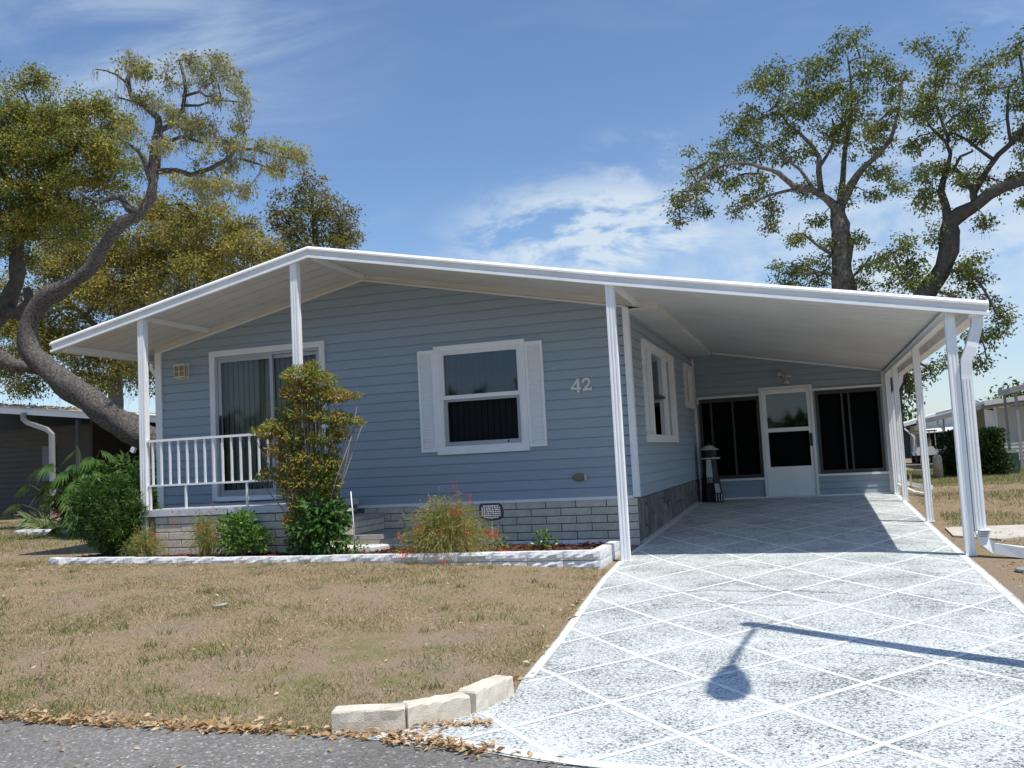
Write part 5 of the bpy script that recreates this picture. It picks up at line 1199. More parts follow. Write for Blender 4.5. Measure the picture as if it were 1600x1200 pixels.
# ------------------------------------------------------------------ trees
TREES = {
 'leaning_oak': dict(limbs=[
  [(-8.69,3.30,0.56,0.458),(-9.17,3.20,1.25,0.424),(-9.73,3.10,1.73,0.390),(-10.45,3.00,2.23,0.345),(-11.36,3.00,2.82,0.326),(-12.07,2.90,3.34,0.316),(-12.56,2.90,3.80,0.269),(-12.57,2.90,4.31,0.237),(-12.25,3.00,4.81,0.244),(-11.60,3.00,5.08,0.216),(-11.16,3.00,5.34,0.177),(-10.79,3.00,5.72,0.164),(-10.32,3.00,6.15,0.188),(-10.00,3.10,6.28,0.163),(-9.75,3.10,6.57,0.150),(-9.64,3.10,7.19,0.137),(-9.58,3.10,7.69,0.125),(-9.62,3.20,8.19,0.101),(-9.91,3.20,8.45,0.082),(-10.26,3.20,8.75,0.070),(-10.34,3.20,9.10,0.058),(-10.23,3.20,9.34,0.045),(-10.31,3.20,9.71,0.026)],
  [(-9.92,3.10,6.27,0.150),(-10.21,3.00,6.41,0.125),(-10.36,3.00,6.63,0.100),(-10.45,2.90,6.64,0.094),(-10.72,2.80,6.55,0.087),(-10.93,2.70,6.65,0.062),(-11.10,2.60,6.79,0.037)],
  [(-12.32,2.90,3.43,0.254),(-12.79,2.70,3.49,0.228),(-13.06,2.50,3.80,0.202),(-13.49,2.30,4.36,0.215),(-13.80,2.00,5.31,0.151)],
  [(-9.62,3.10,7.31,0.100),(-9.25,3.00,7.58,0.074),(-8.87,2.90,7.60,0.055),(-8.38,2.80,7.38,0.042),(-7.88,2.70,7.28,0.030)],
  [(-9.56,3.10,7.88,0.100),(-9.39,3.30,8.05,0.088),(-9.20,3.40,8.35,0.076),(-9.12,3.40,8.76,0.063),(-9.20,3.40,9.23,0.044),(-9.25,3.40,9.37,0.038),(-9.07,3.40,9.38,0.032),(-8.77,3.40,9.37,0.025)],
  [(-9.15,3.40,8.63,0.051),(-8.79,3.40,8.66,0.044),(-8.65,3.40,8.54,0.040),(-8.38,3.50,8.53,0.033),(-8.55,3.50,9.09,0.025)],
  [(-9.16,3.40,8.44,0.051),(-8.90,3.50,8.43,0.038),(-8.60,3.60,8.52,0.035),(-8.15,3.70,8.45,0.025),(-7.92,3.70,8.36,0.019)],
  [(-9.64,3.10,7.09,0.100),(-9.15,3.10,7.03,0.099),(-8.82,3.10,6.90,0.086),(-8.35,3.10,6.97,0.073),(-7.92,3.10,7.12,0.061),(-7.83,3.10,7.22,0.061),(-7.36,3.10,7.18,0.048),(-6.95,3.10,6.98,0.036),(-6.47,3.10,6.86,0.021)],
  [(-9.91,3.20,8.49,0.051),(-10.19,3.30,8.64,0.038),(-10.74,3.40,8.88,0.033),(-10.82,3.40,8.99,0.020)],
  [(-10.37,3.20,9.04,0.045),(-10.56,3.20,9.23,0.039),(-10.87,3.20,9.39,0.026),(-11.11,3.20,9.46,0.016)],
  [(-7.71,3.10,7.05,0.042),(-7.30,3.20,6.89,0.030),(-6.89,3.20,6.68,0.018)],
  [(-9.68,3.10,6.68,0.075),(-9.73,2.90,7.27,0.099),(-9.79,2.80,7.44,0.062),(-9.93,2.70,7.56,0.037)],
  ],
  blobs=[(-10.02,3.00,9.39,0.20,0.60,0.10),(-9.67,3.00,9.06,0.13,0.50,0.11),(-9.94,3.00,9.11,0.18,0.50,0.09),(-9.83,3.00,8.60,0.15,0.50,0.10),(-9.56,3.00,8.43,0.15,0.50,0.10),(-9.30,3.00,8.23,0.20,0.60,0.15),(-8.90,3.00,8.00,0.42,1.00,0.20),(-8.55,3.00,7.68,0.37,0.90,0.20),(-8.26,3.00,7.82,0.17,0.60,0.12),(-8.04,3.00,7.44,0.17,0.60,0.11),(-7.72,3.00,7.64,0.11,0.40,0.16),(-7.48,3.00,8.07,0.17,0.50,0.11),(-8.59,3.00,9.15,0.17,0.50,0.09),(-8.19,3.00,9.13,0.11,0.40,0.10),(-7.94,3.00,8.90,0.19,0.60,0.12),(-8.09,3.00,8.70,0.17,0.60,0.12),(-7.78,3.00,8.39,0.15,0.50,0.12),(-9.18,3.00,8.78,0.15,0.50,0.10),(-8.80,3.00,9.00,0.20,0.80,0.25),(-8.17,3.00,8.44,0.15,0.60,0.19),(-7.50,3.00,7.18,0.17,0.50,0.11),(-7.04,3.00,7.28,0.19,0.60,0.12),(-6.68,3.00,7.08,0.24,0.60,0.11),(-6.36,3.00,6.84,0.12,0.40,0.09),(-6.89,3.00,6.81,0.17,0.50,0.11),(-6.82,3.00,6.64,0.08,0.40,0.12),(-8.06,3.00,7.11,0.29,0.90,0.17),(-8.71,3.00,7.21,0.31,1.00,0.20),(-9.80,3.00,7.76,0.27,1.00,0.22),(-8.29,3.00,6.77,0.36,1.00,0.15),(-7.73,3.00,6.51,0.24,0.80,0.17),(-8.72,3.00,6.65,0.37,1.00,0.17)], dens=0.55),
 'shade_oak': dict(limbs=[
  [(-19.82,6.00,0.92,0.389),(-18.96,6.00,2.98,0.356),(-17.90,6.00,4.52,0.336),(-16.76,6.00,5.30,0.301),(-16.17,6.00,6.12,0.236),(-16.10,6.00,6.99,0.221),(-15.83,6.00,7.84,0.189),(-15.23,6.00,8.40,0.157),(-14.82,6.30,9.07,0.111),(-14.32,6.30,9.64,0.063)],
  [(-16.56,6.00,5.39,0.268),(-16.02,6.00,5.34,0.251),(-15.53,5.80,5.54,0.201),(-15.51,5.70,5.84,0.138)],
  [(-15.23,6.00,8.40,0.125),(-14.16,5.50,8.34,0.106),(-13.22,5.00,8.21,0.073)],
  [(-18.96,6.00,2.98,0.323),(-19.18,6.00,4.46,0.277),(-17.94,5.50,6.06,0.221),(-16.94,5.00,7.74,0.153),(-16.14,5.00,9.03,0.107),(-15.16,5.00,9.96,0.060)],
  ],
  blobs=[(-15.90,6.00,11.27,0.61,1.20,0.35),(-16.21,6.00,10.42,0.96,1.60,0.64),(-15.41,6.00,9.88,0.95,1.60,0.63),(-14.23,6.00,10.08,0.86,1.40,0.44),(-13.46,6.00,10.03,0.52,1.20,0.43),(-16.02,6.00,9.16,0.95,1.80,0.64),(-14.63,6.00,9.11,1.09,1.80,0.62),(-13.39,6.00,9.15,0.55,1.40,0.61),(-16.23,6.00,8.05,0.95,1.80,0.63),(-14.94,6.00,8.04,0.94,1.60,0.62),(-13.69,6.00,8.33,0.69,1.40,0.46),(-14.27,6.00,7.39,0.62,1.20,0.46),(-15.84,6.00,7.36,0.94,1.50,0.41),(-17.88,6.00,10.28,0.98,2.00,1.31),(-17.89,6.00,8.11,0.97,2.00,0.97),(-12.93,6.00,8.84,0.30,1.00,0.46),(-16.49,6.00,6.79,0.48,1.00,0.32),(-15.04,6.00,7.65,0.78,1.00,0.47)], dens=1.25),
 'golden_oak': dict(limbs=[
  [(-17.44,11.00,1.31,0.267),(-17.63,11.00,3.23,0.250),(-17.48,11.00,4.76,0.231),(-16.98,11.00,6.27,0.192),(-16.15,11.00,7.35,0.153),(-15.21,11.00,8.20,0.114),(-14.52,11.00,8.89,0.075)],
  [(-17.48,11.00,4.76,0.173),(-18.30,11.00,5.81,0.136),(-19.26,11.00,6.50,0.099),(-20.51,11.00,6.22,0.060)],
  [(-16.15,11.00,7.35,0.134),(-14.34,11.00,7.33,0.094),(-13.03,11.00,7.56,0.074),(-12.58,11.00,8.25,0.055)],
  ],
  blobs=[(-15.42,11.00,8.91,0.69,1.50,0.69),(-16.13,11.00,7.93,0.96,2.00,0.77),(-14.55,11.00,7.93,1.03,2.00,0.94),(-13.22,11.00,8.33,0.67,1.60,0.56),(-12.61,11.00,7.32,0.66,1.60,0.84),(-13.70,11.00,6.88,0.93,2.00,0.74),(-15.03,11.00,6.65,1.13,2.00,0.75),(-16.85,11.00,6.84,0.96,2.00,0.96),(-18.28,11.00,6.60,0.98,2.00,0.98),(-19.24,11.00,7.50,0.87,1.80,0.87),(-17.53,11.00,8.10,0.78,1.60,0.78),(-20.51,11.00,5.82,1.00,1.60,1.00),(-19.52,11.00,5.33,0.79,1.40,0.59),(-21.53,11.00,6.32,0.81,1.60,0.81),(-18.31,11.00,5.22,0.78,1.40,0.58),(-14.06,11.00,9.40,0.56,1.20,0.45),(-18.74,11.00,8.24,0.59,1.40,0.59),(-17.76,11.00,8.72,0.59,1.20,0.59),(-17.14,11.00,4.35,0.96,1.50,0.69),(-18.80,11.00,4.28,0.78,1.20,0.51),(-16.33,11.00,9.33,0.50,1.20,0.58),(-12.11,11.00,6.52,0.47,1.20,0.55),(-21.80,11.00,4.82,0.69,1.20,0.48),(-23.10,11.00,5.23,0.82,1.40,0.70),(-20.78,11.00,4.23,0.68,1.00,0.32),(-23.63,11.00,6.94,1.03,1.40,0.83),(-21.64,11.00,7.36,0.61,1.20,0.53),(-19.97,11.00,8.39,0.60,1.20,0.60)], dens=1.15),
 'dark_oak': dict(limbs=[
  [(-12.99,15.00,3.06,0.188),(-12.94,15.00,5.59,0.178),(-12.83,15.00,7.28,0.169),(-12.91,15.00,8.36,0.127),(-12.99,15.00,9.44,0.085),(-13.02,15.00,10.32,0.064)],
  [(-12.85,15.00,7.49,0.105),(-12.06,15.00,8.68,0.084),(-11.59,15.00,8.94,0.052)],
  [(-12.84,15.00,7.70,0.105),(-13.61,15.00,8.87,0.085),(-14.07,15.00,9.59,0.054)],
  ],
  blobs=[(-12.99,15.00,10.49,0.47,1.20,0.47),(-13.64,15.00,10.18,0.51,1.10,0.43),(-13.83,15.00,9.45,0.56,1.20,0.56),(-12.74,15.00,9.52,0.72,1.40,0.64),(-11.98,15.00,9.53,0.46,1.10,0.46),(-11.64,15.00,8.84,0.38,1.00,0.54),(-12.42,15.00,8.62,0.84,1.40,0.55),(-13.50,15.00,8.54,0.85,1.40,0.55),(-14.36,15.00,8.31,0.51,1.20,0.64),(-11.73,15.00,8.32,0.38,1.00,0.33),(-14.21,15.00,9.17,0.34,0.80,0.34)], dens=0.95),
 'tall_oak': dict(limbs=[
  [(3.26,14.00,-0.03,0.414),(3.24,14.00,2.30,0.367),(3.25,14.00,3.98,0.353),(3.25,14.00,5.18,0.337),(3.25,14.00,6.03,0.330),(3.27,14.00,6.89,0.305),(3.26,14.00,7.38,0.255)],
  [(3.25,14.00,7.27,0.204),(2.96,13.80,7.59,0.169),(2.66,13.60,7.79,0.135),(2.18,13.30,7.89,0.117),(1.84,13.10,8.23,0.100),(1.42,13.00,8.40,0.084),(0.96,12.80,8.55,0.067),(0.34,12.60,8.45,0.054),(-0.23,12.50,8.06,0.040),(-0.68,12.40,7.63,0.025)],
  [(2.88,14.00,7.71,0.137),(2.85,14.00,8.34,0.120),(2.89,14.00,8.77,0.103),(2.75,14.00,9.06,0.086),(2.50,14.00,9.42,0.069),(2.15,14.00,9.81,0.052),(1.90,14.00,10.36,0.035)],
  [(2.86,14.00,8.48,0.086),(3.12,14.20,8.87,0.069),(3.33,14.30,9.33,0.052),(3.31,14.30,9.87,0.035)],
  [(3.29,14.00,7.32,0.170),(3.46,14.40,8.19,0.121),(3.57,14.60,8.94,0.104),(3.83,14.80,10.04,0.079),(3.91,15.00,11.01,0.053),(3.87,15.00,11.84,0.036)],
  [(3.28,14.00,7.27,0.204),(3.62,13.80,7.83,0.151),(3.95,13.60,8.20,0.125),(4.27,13.40,8.41,0.099),(4.59,13.30,8.72,0.082),(4.81,13.20,9.32,0.065),(5.01,13.20,10.29,0.041)],
  [(2.37,13.40,7.84,0.076),(1.53,13.20,7.69,0.059),(0.90,13.00,7.45,0.042),(0.40,12.90,7.27,0.027)],
  [(3.23,14.00,5.95,0.085),(2.71,13.70,6.28,0.067),(2.33,13.50,6.62,0.050),(2.08,13.40,6.53,0.034)],
  [(3.25,14.00,5.35,0.084),(2.73,13.60,5.59,0.067),(2.01,13.20,5.51,0.033)],
  [(3.27,14.00,5.26,0.067),(3.79,14.20,5.75,0.051),(4.01,14.30,6.00,0.034)],
  [(2.66,13.60,7.79,0.084),(2.38,13.40,8.32,0.067),(1.92,13.20,8.68,0.050),(1.47,13.00,9.03,0.034)],
  ],
  blobs=[(-0.03,14.00,9.31,0.53,1.20,0.25),(0.03,14.00,8.90,0.71,1.30,0.28),(-0.43,14.00,8.55,0.53,1.20,0.25),(-0.75,14.00,8.18,0.36,0.90,0.25),(-1.00,14.00,7.72,0.16,0.50,0.21),(-0.35,14.00,7.94,0.32,0.80,0.28),(0.75,14.00,9.19,0.70,1.30,0.28),(0.61,14.00,9.67,0.46,1.00,0.25),(0.69,14.00,8.39,0.46,1.00,0.25),(1.20,14.00,8.32,0.35,1.00,0.24),(0.65,14.00,7.77,0.42,0.90,0.14),(1.25,14.00,7.86,0.45,0.90,0.17),(0.90,14.00,10.07,0.46,1.10,0.32),(1.54,14.00,10.69,0.60,1.30,0.46),(1.84,14.00,11.36,0.42,1.00,0.35),(2.15,14.00,10.94,0.38,1.00,0.35),(1.64,14.00,9.77,0.63,1.40,0.42),(2.25,14.00,10.03,0.59,1.40,0.45),(1.85,14.00,9.11,0.45,1.10,0.28),(2.75,14.00,10.12,0.52,1.30,0.41),(2.78,14.00,11.15,0.42,1.00,0.24),(3.34,14.00,11.44,0.45,1.10,0.28),(3.92,14.00,11.68,0.51,1.10,0.27),(3.37,14.00,10.72,0.69,1.60,0.45),(4.11,14.00,10.94,0.61,1.50,0.44),(3.79,14.00,9.94,0.75,1.60,0.48),(3.27,14.00,9.42,0.58,1.30,0.34),(4.05,14.00,9.12,0.57,1.30,0.37),(4.76,14.00,11.17,0.34,1.00,0.34),(4.84,14.00,10.28,0.44,1.20,0.47),(4.70,14.00,9.44,0.47,1.20,0.40),(4.33,14.00,8.26,0.54,1.10,0.20),(4.65,14.00,7.82,0.27,0.80,0.23),(2.41,14.00,8.93,0.41,1.00,0.24),(2.08,14.00,6.66,0.28,0.80,0.21),(1.79,14.00,6.00,0.38,1.00,0.28),(2.28,14.00,5.97,0.38,1.00,0.34),(1.83,14.00,5.50,0.45,1.00,0.17),(2.74,14.00,5.57,0.37,1.00,0.37),(3.03,14.00,6.23,0.20,0.70,0.47),(3.76,14.00,6.48,0.20,0.70,0.24),(3.83,14.00,5.88,0.23,0.70,0.27),(3.67,14.00,5.30,0.23,0.70,0.27),(1.45,14.00,7.13,0.14,0.40,0.24),(1.61,14.00,7.46,0.24,0.60,0.17),(2.54,14.00,8.03,0.24,0.60,0.17),(4.24,14.00,7.62,0.23,0.60,0.17),(3.43,14.00,7.73,0.20,0.70,0.24),(2.69,14.00,7.14,0.17,0.50,0.17)], dens=0.85),
 'crooked_oak': dict(limbs=[
  [(3.91,12.00,-0.11,0.241),(3.98,12.00,0.94,0.242),(4.09,12.00,2.15,0.258),(4.26,12.00,3.05,0.274),(4.60,12.00,3.86,0.288),(5.02,12.00,4.66,0.287),(5.40,12.00,5.11,0.271),(5.54,12.00,5.49,0.256),(5.55,12.00,5.95,0.256),(5.61,12.00,6.20,0.226),(5.83,11.90,6.30,0.202),(6.16,11.80,6.45,0.186),(6.44,11.70,6.64,0.162),(6.73,11.50,6.72,0.145),(7.08,11.30,6.74,0.129),(7.66,11.00,6.89,0.098)],
  [(5.57,12.00,6.05,0.196),(5.55,12.00,6.60,0.136),(5.49,12.10,6.94,0.114),(5.65,12.20,7.41,0.092),(5.80,12.30,7.89,0.077),(5.73,12.30,8.18,0.069),(5.57,12.40,8.46,0.054),(5.39,12.40,8.70,0.031)],
  [(6.15,11.80,6.46,0.149),(6.14,11.90,6.86,0.120),(5.96,12.00,7.20,0.090),(5.82,12.00,7.45,0.068),(5.96,12.00,7.70,0.053),(6.24,12.00,7.79,0.038)],
  [(6.17,11.90,6.79,0.119),(6.54,12.00,7.35,0.105),(6.76,12.00,7.62,0.097),(7.19,12.00,7.98,0.089),(7.51,12.00,8.52,0.074),(7.44,12.00,9.30,0.059),(7.40,12.00,10.08,0.037)],
  [(6.66,12.00,7.51,0.075),(6.41,12.20,7.87,0.061),(6.14,12.40,8.25,0.046),(5.95,12.50,8.44,0.031)],
  [(7.05,12.00,7.88,0.067),(6.98,11.80,8.39,0.059),(7.03,11.60,9.07,0.037)],
  [(5.80,12.30,8.17,0.061),(5.59,12.40,9.39,0.047),(5.73,12.50,10.12,0.031),(5.49,12.50,10.74,0.022)],
  [(4.85,12.00,4.37,0.091),(4.46,11.80,4.99,0.061),(4.29,11.70,5.53,0.038)],
  [(5.32,12.00,5.01,0.090),(5.88,11.70,4.89,0.059),(6.19,11.50,4.23,0.044),(6.33,11.30,3.68,0.029)],
  [(5.02,12.00,4.66,0.076),(5.61,11.60,4.23,0.051),(5.90,11.30,3.43,0.036),(5.97,11.20,2.98,0.021)],
  [(4.26,12.00,3.05,0.076),(4.63,11.70,2.92,0.045),(4.88,11.60,2.66,0.030)],
  [(6.12,11.50,4.17,0.036),(6.47,11.40,3.87,0.026),(6.74,11.30,3.96,0.014)],
  ],
  blobs=[(5.34,12.00,10.74,0.34,0.90,0.15),(6.01,12.00,10.42,0.37,0.90,0.21),(5.71,12.00,10.13,0.46,1.00,0.21),(5.50,12.00,9.73,0.37,1.00,0.28),(6.11,12.00,9.62,0.24,0.80,0.21),(5.09,12.00,9.09,0.37,1.10,0.37),(5.51,12.00,9.09,0.46,1.30,0.37),(6.06,12.00,8.92,0.48,1.30,0.30),(6.43,12.00,8.47,0.45,1.20,0.33),(6.88,12.00,9.01,0.45,1.20,0.39),(6.74,12.00,9.73,0.36,1.00,0.21),(7.37,12.00,10.00,0.36,1.00,0.39),(7.43,12.00,9.22,0.39,1.10,0.39),(5.17,12.00,8.36,0.37,1.10,0.31),(5.23,12.00,7.65,0.34,1.00,0.34),(5.07,12.00,7.13,0.27,0.90,0.31),(5.25,12.00,6.71,0.24,0.80,0.24),(5.61,12.00,7.67,0.24,0.80,0.24),(5.88,12.00,8.48,0.39,1.10,0.30),(6.20,12.00,7.40,0.45,1.10,0.21),(6.05,12.00,7.14,0.27,0.80,0.15),(7.27,12.00,7.27,0.38,1.00,0.30),(7.34,12.00,8.17,0.36,1.10,0.36),(7.67,12.00,7.36,0.44,1.50,0.88),(7.97,12.00,9.28,0.44,1.50,0.89),(6.71,12.00,7.04,0.21,0.60,0.12),(7.20,12.00,6.52,0.18,0.60,0.21),(4.17,12.00,5.61,0.34,1.00,0.22),(4.54,12.00,5.72,0.37,1.00,0.24),(4.36,12.00,5.20,0.40,1.10,0.28),(4.86,12.00,5.29,0.36,1.00,0.27),(5.26,12.00,5.94,0.21,0.80,0.27),(4.75,12.00,4.84,0.39,1.00,0.21),(5.89,12.00,5.33,0.33,0.90,0.18),(5.80,12.00,4.96,0.39,1.00,0.21),(6.12,12.00,4.81,0.27,0.90,0.27),(6.28,12.00,4.23,0.27,0.80,0.24),(6.44,12.00,3.76,0.27,0.80,0.21),(6.21,12.00,3.41,0.27,0.80,0.24),(5.82,12.00,3.59,0.27,0.80,0.21),(5.56,12.00,4.53,0.36,1.00,0.18),(5.96,12.00,2.91,0.21,0.70,0.21),(5.51,12.00,3.17,0.24,0.80,0.21),(5.01,12.00,2.91,0.27,0.80,0.21),(4.58,12.00,2.72,0.27,0.80,0.27),(4.33,12.00,3.04,0.21,0.80,0.30),(4.40,12.00,2.27,0.18,0.60,0.21),(6.37,12.00,6.18,0.18,0.50,0.15)], dens=0.85),
}
M_bark = mat('oak_bark', (0.17, 0.15, 0.128), 0.9, 0.0, 9, 0.9, 26, 0.15, col2=(0.065, 0.056, 0.047), two=(.40, .62))
M_bark_pale = mat('lichened_bark', (0.26, 0.235, 0.205), 0.9, 0.0, 28, 1.0, 44, 0.15, col2=(0.085, 0.072, 0.062), two=(.34, .66))
M_twig = mat('grey_twig', (0.24, 0.22, 0.185), 0.9, 0.15, 6)
M_bark_dark = mat('dark_oak_bark', (0.095, 0.084, 0.073), 0.9, 0.0, 9, 0.9, 26, 0.15, col2=(0.06, 0.052, 0.045), two=(.40, .62))
M_twig_dark = mat('dark_twig', (0.12, 0.11, 0.095), 0.9, 0.15, 6)
def resample(L_, step):
    P = [Vector(p[:3]) for p in L_]; Rr = [p[3] for p in L_]; out = []; rad = []
    for i in range(len(P)-1):
        p0 = P[max(i-1, 0)]; p1 = P[i]; p2 = P[i+1]; p3 = P[min(i+2, len(P)-1)]; n = max(1, int((p2-p1).length/step))
        for k in range(n):
            t = k/n; q = 0.5*((2*p1)+(p2-p0)*t+(2*p0-5*p1+4*p2-p3)*t*t+(3*p1-p0-3*p2+p3)*t**3); out.append(q); rad.append(Rr[i]+(Rr[i+1]-Rr[i])*t)
    out.append(P[-1]); rad.append(Rr[-1]); return out, rad
def grow(name, label, spec, leafm, barkm, twigm, per=40, dens=16.0, sig=(.20, .14), leaf=(.085, .048), seed=1, shade=None, droop=.15, moss=None, min_tip=.009, thin=.78):
    rg = np.random.default_rng(seed); random.seed(seed)
    base = spec['limbs'][0][0]; root = empty(name, label, 'tree', (base[0], base[1], g1(base[0], base[1])), 'oak trees around the home')
    tm = MB(); nodes = []
    for L_ in spec['limbs']:
        pts, rad = resample(L_, .22); rad = [r*thin*(1 if L_ is spec['limbs'][0] else .82) for r in rad]; big = max(rad)
        tm.tube(pts, rad, 16 if big > .2 else (10 if big > .08 else 7), .13 if big > .12 else .08)
        nodes += [(p.x, p.y, p.z, r) for p, r in zip(pts, rad)]
    tm.build('trunk', barkm, root, True)
    A = []
    for (x, y, z, rx_, ry_, rz_) in spec['blobs']:
        k = int(dens*spec['dens']*rx_*rz_*(.5+ry_*.5)*4)+3; d = unit(rg.normal(size=(k, 3))); q = rg.uniform(0, 1, (k, 1))**.42
        A.append(np.array([x, y, z])+d*q*np.array([rx_, ry_, rz_]))
    A = np.concatenate(A); ND = np.array(nodes)[:, :3]; NR = np.array(nodes)[:, 3]; n0 = len(ND)
    dist = np.empty(len(A))
    for i in range(0, len(A), 256): dist[i:i+256] = np.min(np.linalg.norm(A[i:i+256, None]-ND[None], axis=2)+0.0, axis=1)
    pos = np.zeros((n0+len(A)*30, 3)); pos[:n0] = ND; par = -np.ones(len(pos), int); cnt = n0; pen = np.zeros(len(pos)); pen[:n0] = np.where(NR > .12, .8, 0)
    tips = []; paths = []
    for i in np.argsort(dist):
        a = A[i]; dd = np.linalg.norm(pos[:cnt]-a, axis=1)+pen[:cnt]; dd += np.maximum(0, pos[:cnt, 2]-a[2])*.25; j = int(np.argmin(dd)); s = pos[j]; L_ = np.linalg.norm(a-s); n = max(2, min(24, int(L_/.24)+1)); pv = j; pth = [j]
        sag = np.array([0, 0, -.10*L_*rg.uniform(.2, 1)]) + rg.normal(0, .05*L_, 3)
        for k in range(1, n+1):
            t = k/n; p = s+(a-s)*t+sag*4*t*(1-t)*.5+rg.normal(0, .022, 3)*(t < 1); pos[cnt] = p; par[cnt] = pv; pv = cnt; cnt += 1; pth.append(pv)
        tips.append(pv); paths.append(pth)
    load = np.zeros(cnt)
    for t in tips: load[t] += 1
    for i in range(cnt-1, n0-1, -1):
        if par[i] >= 0: load[par[i]] += load[i]
    rad = min_tip*np.maximum(load, 1)**.45
    V = []; F = []; b = 0
    for pth in paths:
        P = pos[pth]; T = np.gradient(P, axis=0); T = unit(T); ref = np.tile([.31, -.72, .62], (len(P), 1)); U = unit(np.cross(T, ref)); Wd = np.cross(T, U); r = rad[pth].copy(); r[0] = min(r[0], r[1]*1.25); r = r[:, None]; r[-1] *= .6
        ring = np.stack([P+(U*math.cos(q)+Wd*math.sin(q))*r for q in (0, 2.094, 4.189)], 1); k = len(P); V.append(ring.reshape(-1, 3)); ii = np.arange(k-1)*3+b
        for e in range(3): F.append(np.stack([ii+e, ii+(e+1) % 3, ii+3+(e+1) % 3, ii+3+e], -1))
        b += 3*k
    np_object('branches', np.concatenate(V), np.concatenate(F), twigm, root, 'stuff')
    # leaves gathered in tufts round the twig ends and sprinkled along the last of each twig
    cen = []
    for pth in paths: cen.append(pos[pth[-1]]); cen.append(pos[pth[-1]]*.6+pos[pth[-2]]*.4)
    cen = np.array(cen); w = rg.uniform(.35, 1.5, len(cen)); k = rg.poisson(per*.5*w); C0 = np.repeat(cen, k, axis=0); n = len(C0)
    C = C0+rg.normal(0, 1, (n, 3))*np.array([sig[0], sig[0], sig[1]])-np.array([0, 0, droop*.3]); outw = unit(C-C0+1e-6)
    Dd = outw*.8+rg.normal(0, .6, (n, 3))+np.array([0, 0, .1-droop]); Nn = rg.normal(0, .55, (n, 3))+np.array([.15, -.15, .9])
    V, F = leaf_quads(C, Dd, Nn, rg.uniform(.65, 1.3, n)*leaf[0], rg.uniform(.7, 1.25, n)*leaf[1], .12); np_object('crown', V, F, leafm, root, 'stuff')
    if moss:                                               # grey moss hanging from the twigs
        cnt_, ln, zlo, zhi = moss; w_ = np.where((pos[:cnt, 2] > zlo) & (pos[:cnt, 2] < zhi))[0]; S = pos[rg.choice(w_, cnt_)]+rg.normal(0, .04, (cnt_, 3)); q = np.linspace(0, 1, 5)[None, :, None]
        L2 = ln*rg.uniform(.15, 1.0, cnt_)**1.5; drift = np.stack([rg.normal(0, .05, cnt_), rg.normal(0, .05, cnt_), -L2], -1); P = S[:, None]+drift[:, None]*q+rg.normal(0, .018, (cnt_, 5, 3))*q
        V, F = ribbons(P, rg.uniform(.006, .016, cnt_)); np_object('spanish_moss', V, F, M_moss, root, 'stuff')
    return root
M_bark_lean = mat('rough_grey_bark', (0.165, 0.148, 0.13), 0.9, 0.0, 24, 1.0, 40, 0.15, col2=(0.05, 0.043, 0.038), two=(.36, .62))
M_moss = leaf_mat('spanish_moss', [(0.20, 0.20, 0.16), (0.30, 0.30, 0.25), (0.36, 0.36, 0.31)], 0.9, 0.3, 2, 0.1)
L_yellow = leaf_mat('yellow_green_oak_leaf', [(0.115, 0.161, 0.029), (0.230, 0.253, 0.040), (0.368, 0.310, 0.052), (0.483, 0.310, 0.069)], 0.5, 0.35, 1.6)
L_olive = leaf_mat('olive_oak_leaf', [(0.079, 0.141, 0.031), (0.177, 0.216, 0.043), (0.304, 0.280, 0.055), (0.480, 0.314, 0.070)], 0.4, 0.32, 1.1)
L_gold = leaf_mat('golden_oak_leaf', [(0.12, 0.145, 0.03), (0.22, 0.22, 0.045), (0.33, 0.27, 0.055), (0.40, 0.27, 0.06)], 0.5, 0.32, .8)
L_brown = leaf_mat('bronze_oak_leaf', [(0.07, 0.095, 0.03), (0.14, 0.15, 0.04), (0.24, 0.19, 0.055), (0.28, 0.18, 0.06)], 0.45, 0.3, .9)
L_green = leaf_mat('grey_green_oak_leaf', [(0.066, 0.104, 0.032), (0.123, 0.167, 0.042), (0.216, 0.229, 0.058), (0.317, 0.253, 0.074)], 0.38, 0.3, .9)
M_twig_pale = mat('pale_twig', (0.34, 0.32, 0.28), .9, .15, 6)
grow('leaning_oak', 'leaning grey oak with a curving trunk and sparse tufted top', TREES['leaning_oak'], L_yellow, M_bark_lean, M_twig_pale, 62, 30, (.085, .06), (.066, .038), 11, None, .1, (4200, .28, 6.3, 10), .007, .72)
grow('leafy_oak', 'dense olive green oak filling the upper left corner', TREES['shade_oak'], L_olive, M_bark_dark, M_twig_dark, 96, 14.5, (.125, .085), (.076, .045), 12, None, .15)
grow('golden_oak', 'golden brown oak hung with grey moss behind the leaning oak', TREES['golden_oak'], L_gold, M_bark_pale, M_twig_dark, 100, 10.5, (.18, .12), (.094, .054), 13, None, .15, (2600, 1.1, 4.0, 8))
grow('bronze_oak', 'dark olive and bronze leaved oak rising behind the roof ridge', TREES['dark_oak'], L_brown, M_bark_dark, M_twig_dark, 76, 10.5, (.14, .09), (.098, .058), 14, None, .1)
grow('spreading_oak', 'tall spreading oak with an upright trunk behind the carport roof', TREES['tall_oak'], L_green, M_bark, M_twig_dark, 78, 10, (.125, .07), (.088, .053), 15, None, .3)
grow('crooked_oak', 'oak with a crooked dark trunk and long hanging sprays by the carport corner', TREES['crooked_oak'], L_green, M_bark_dark, M_twig_dark, 78, 11, (.12, .075), (.083, .05), 16, None, .3, (260, .7, 6, 9.5))
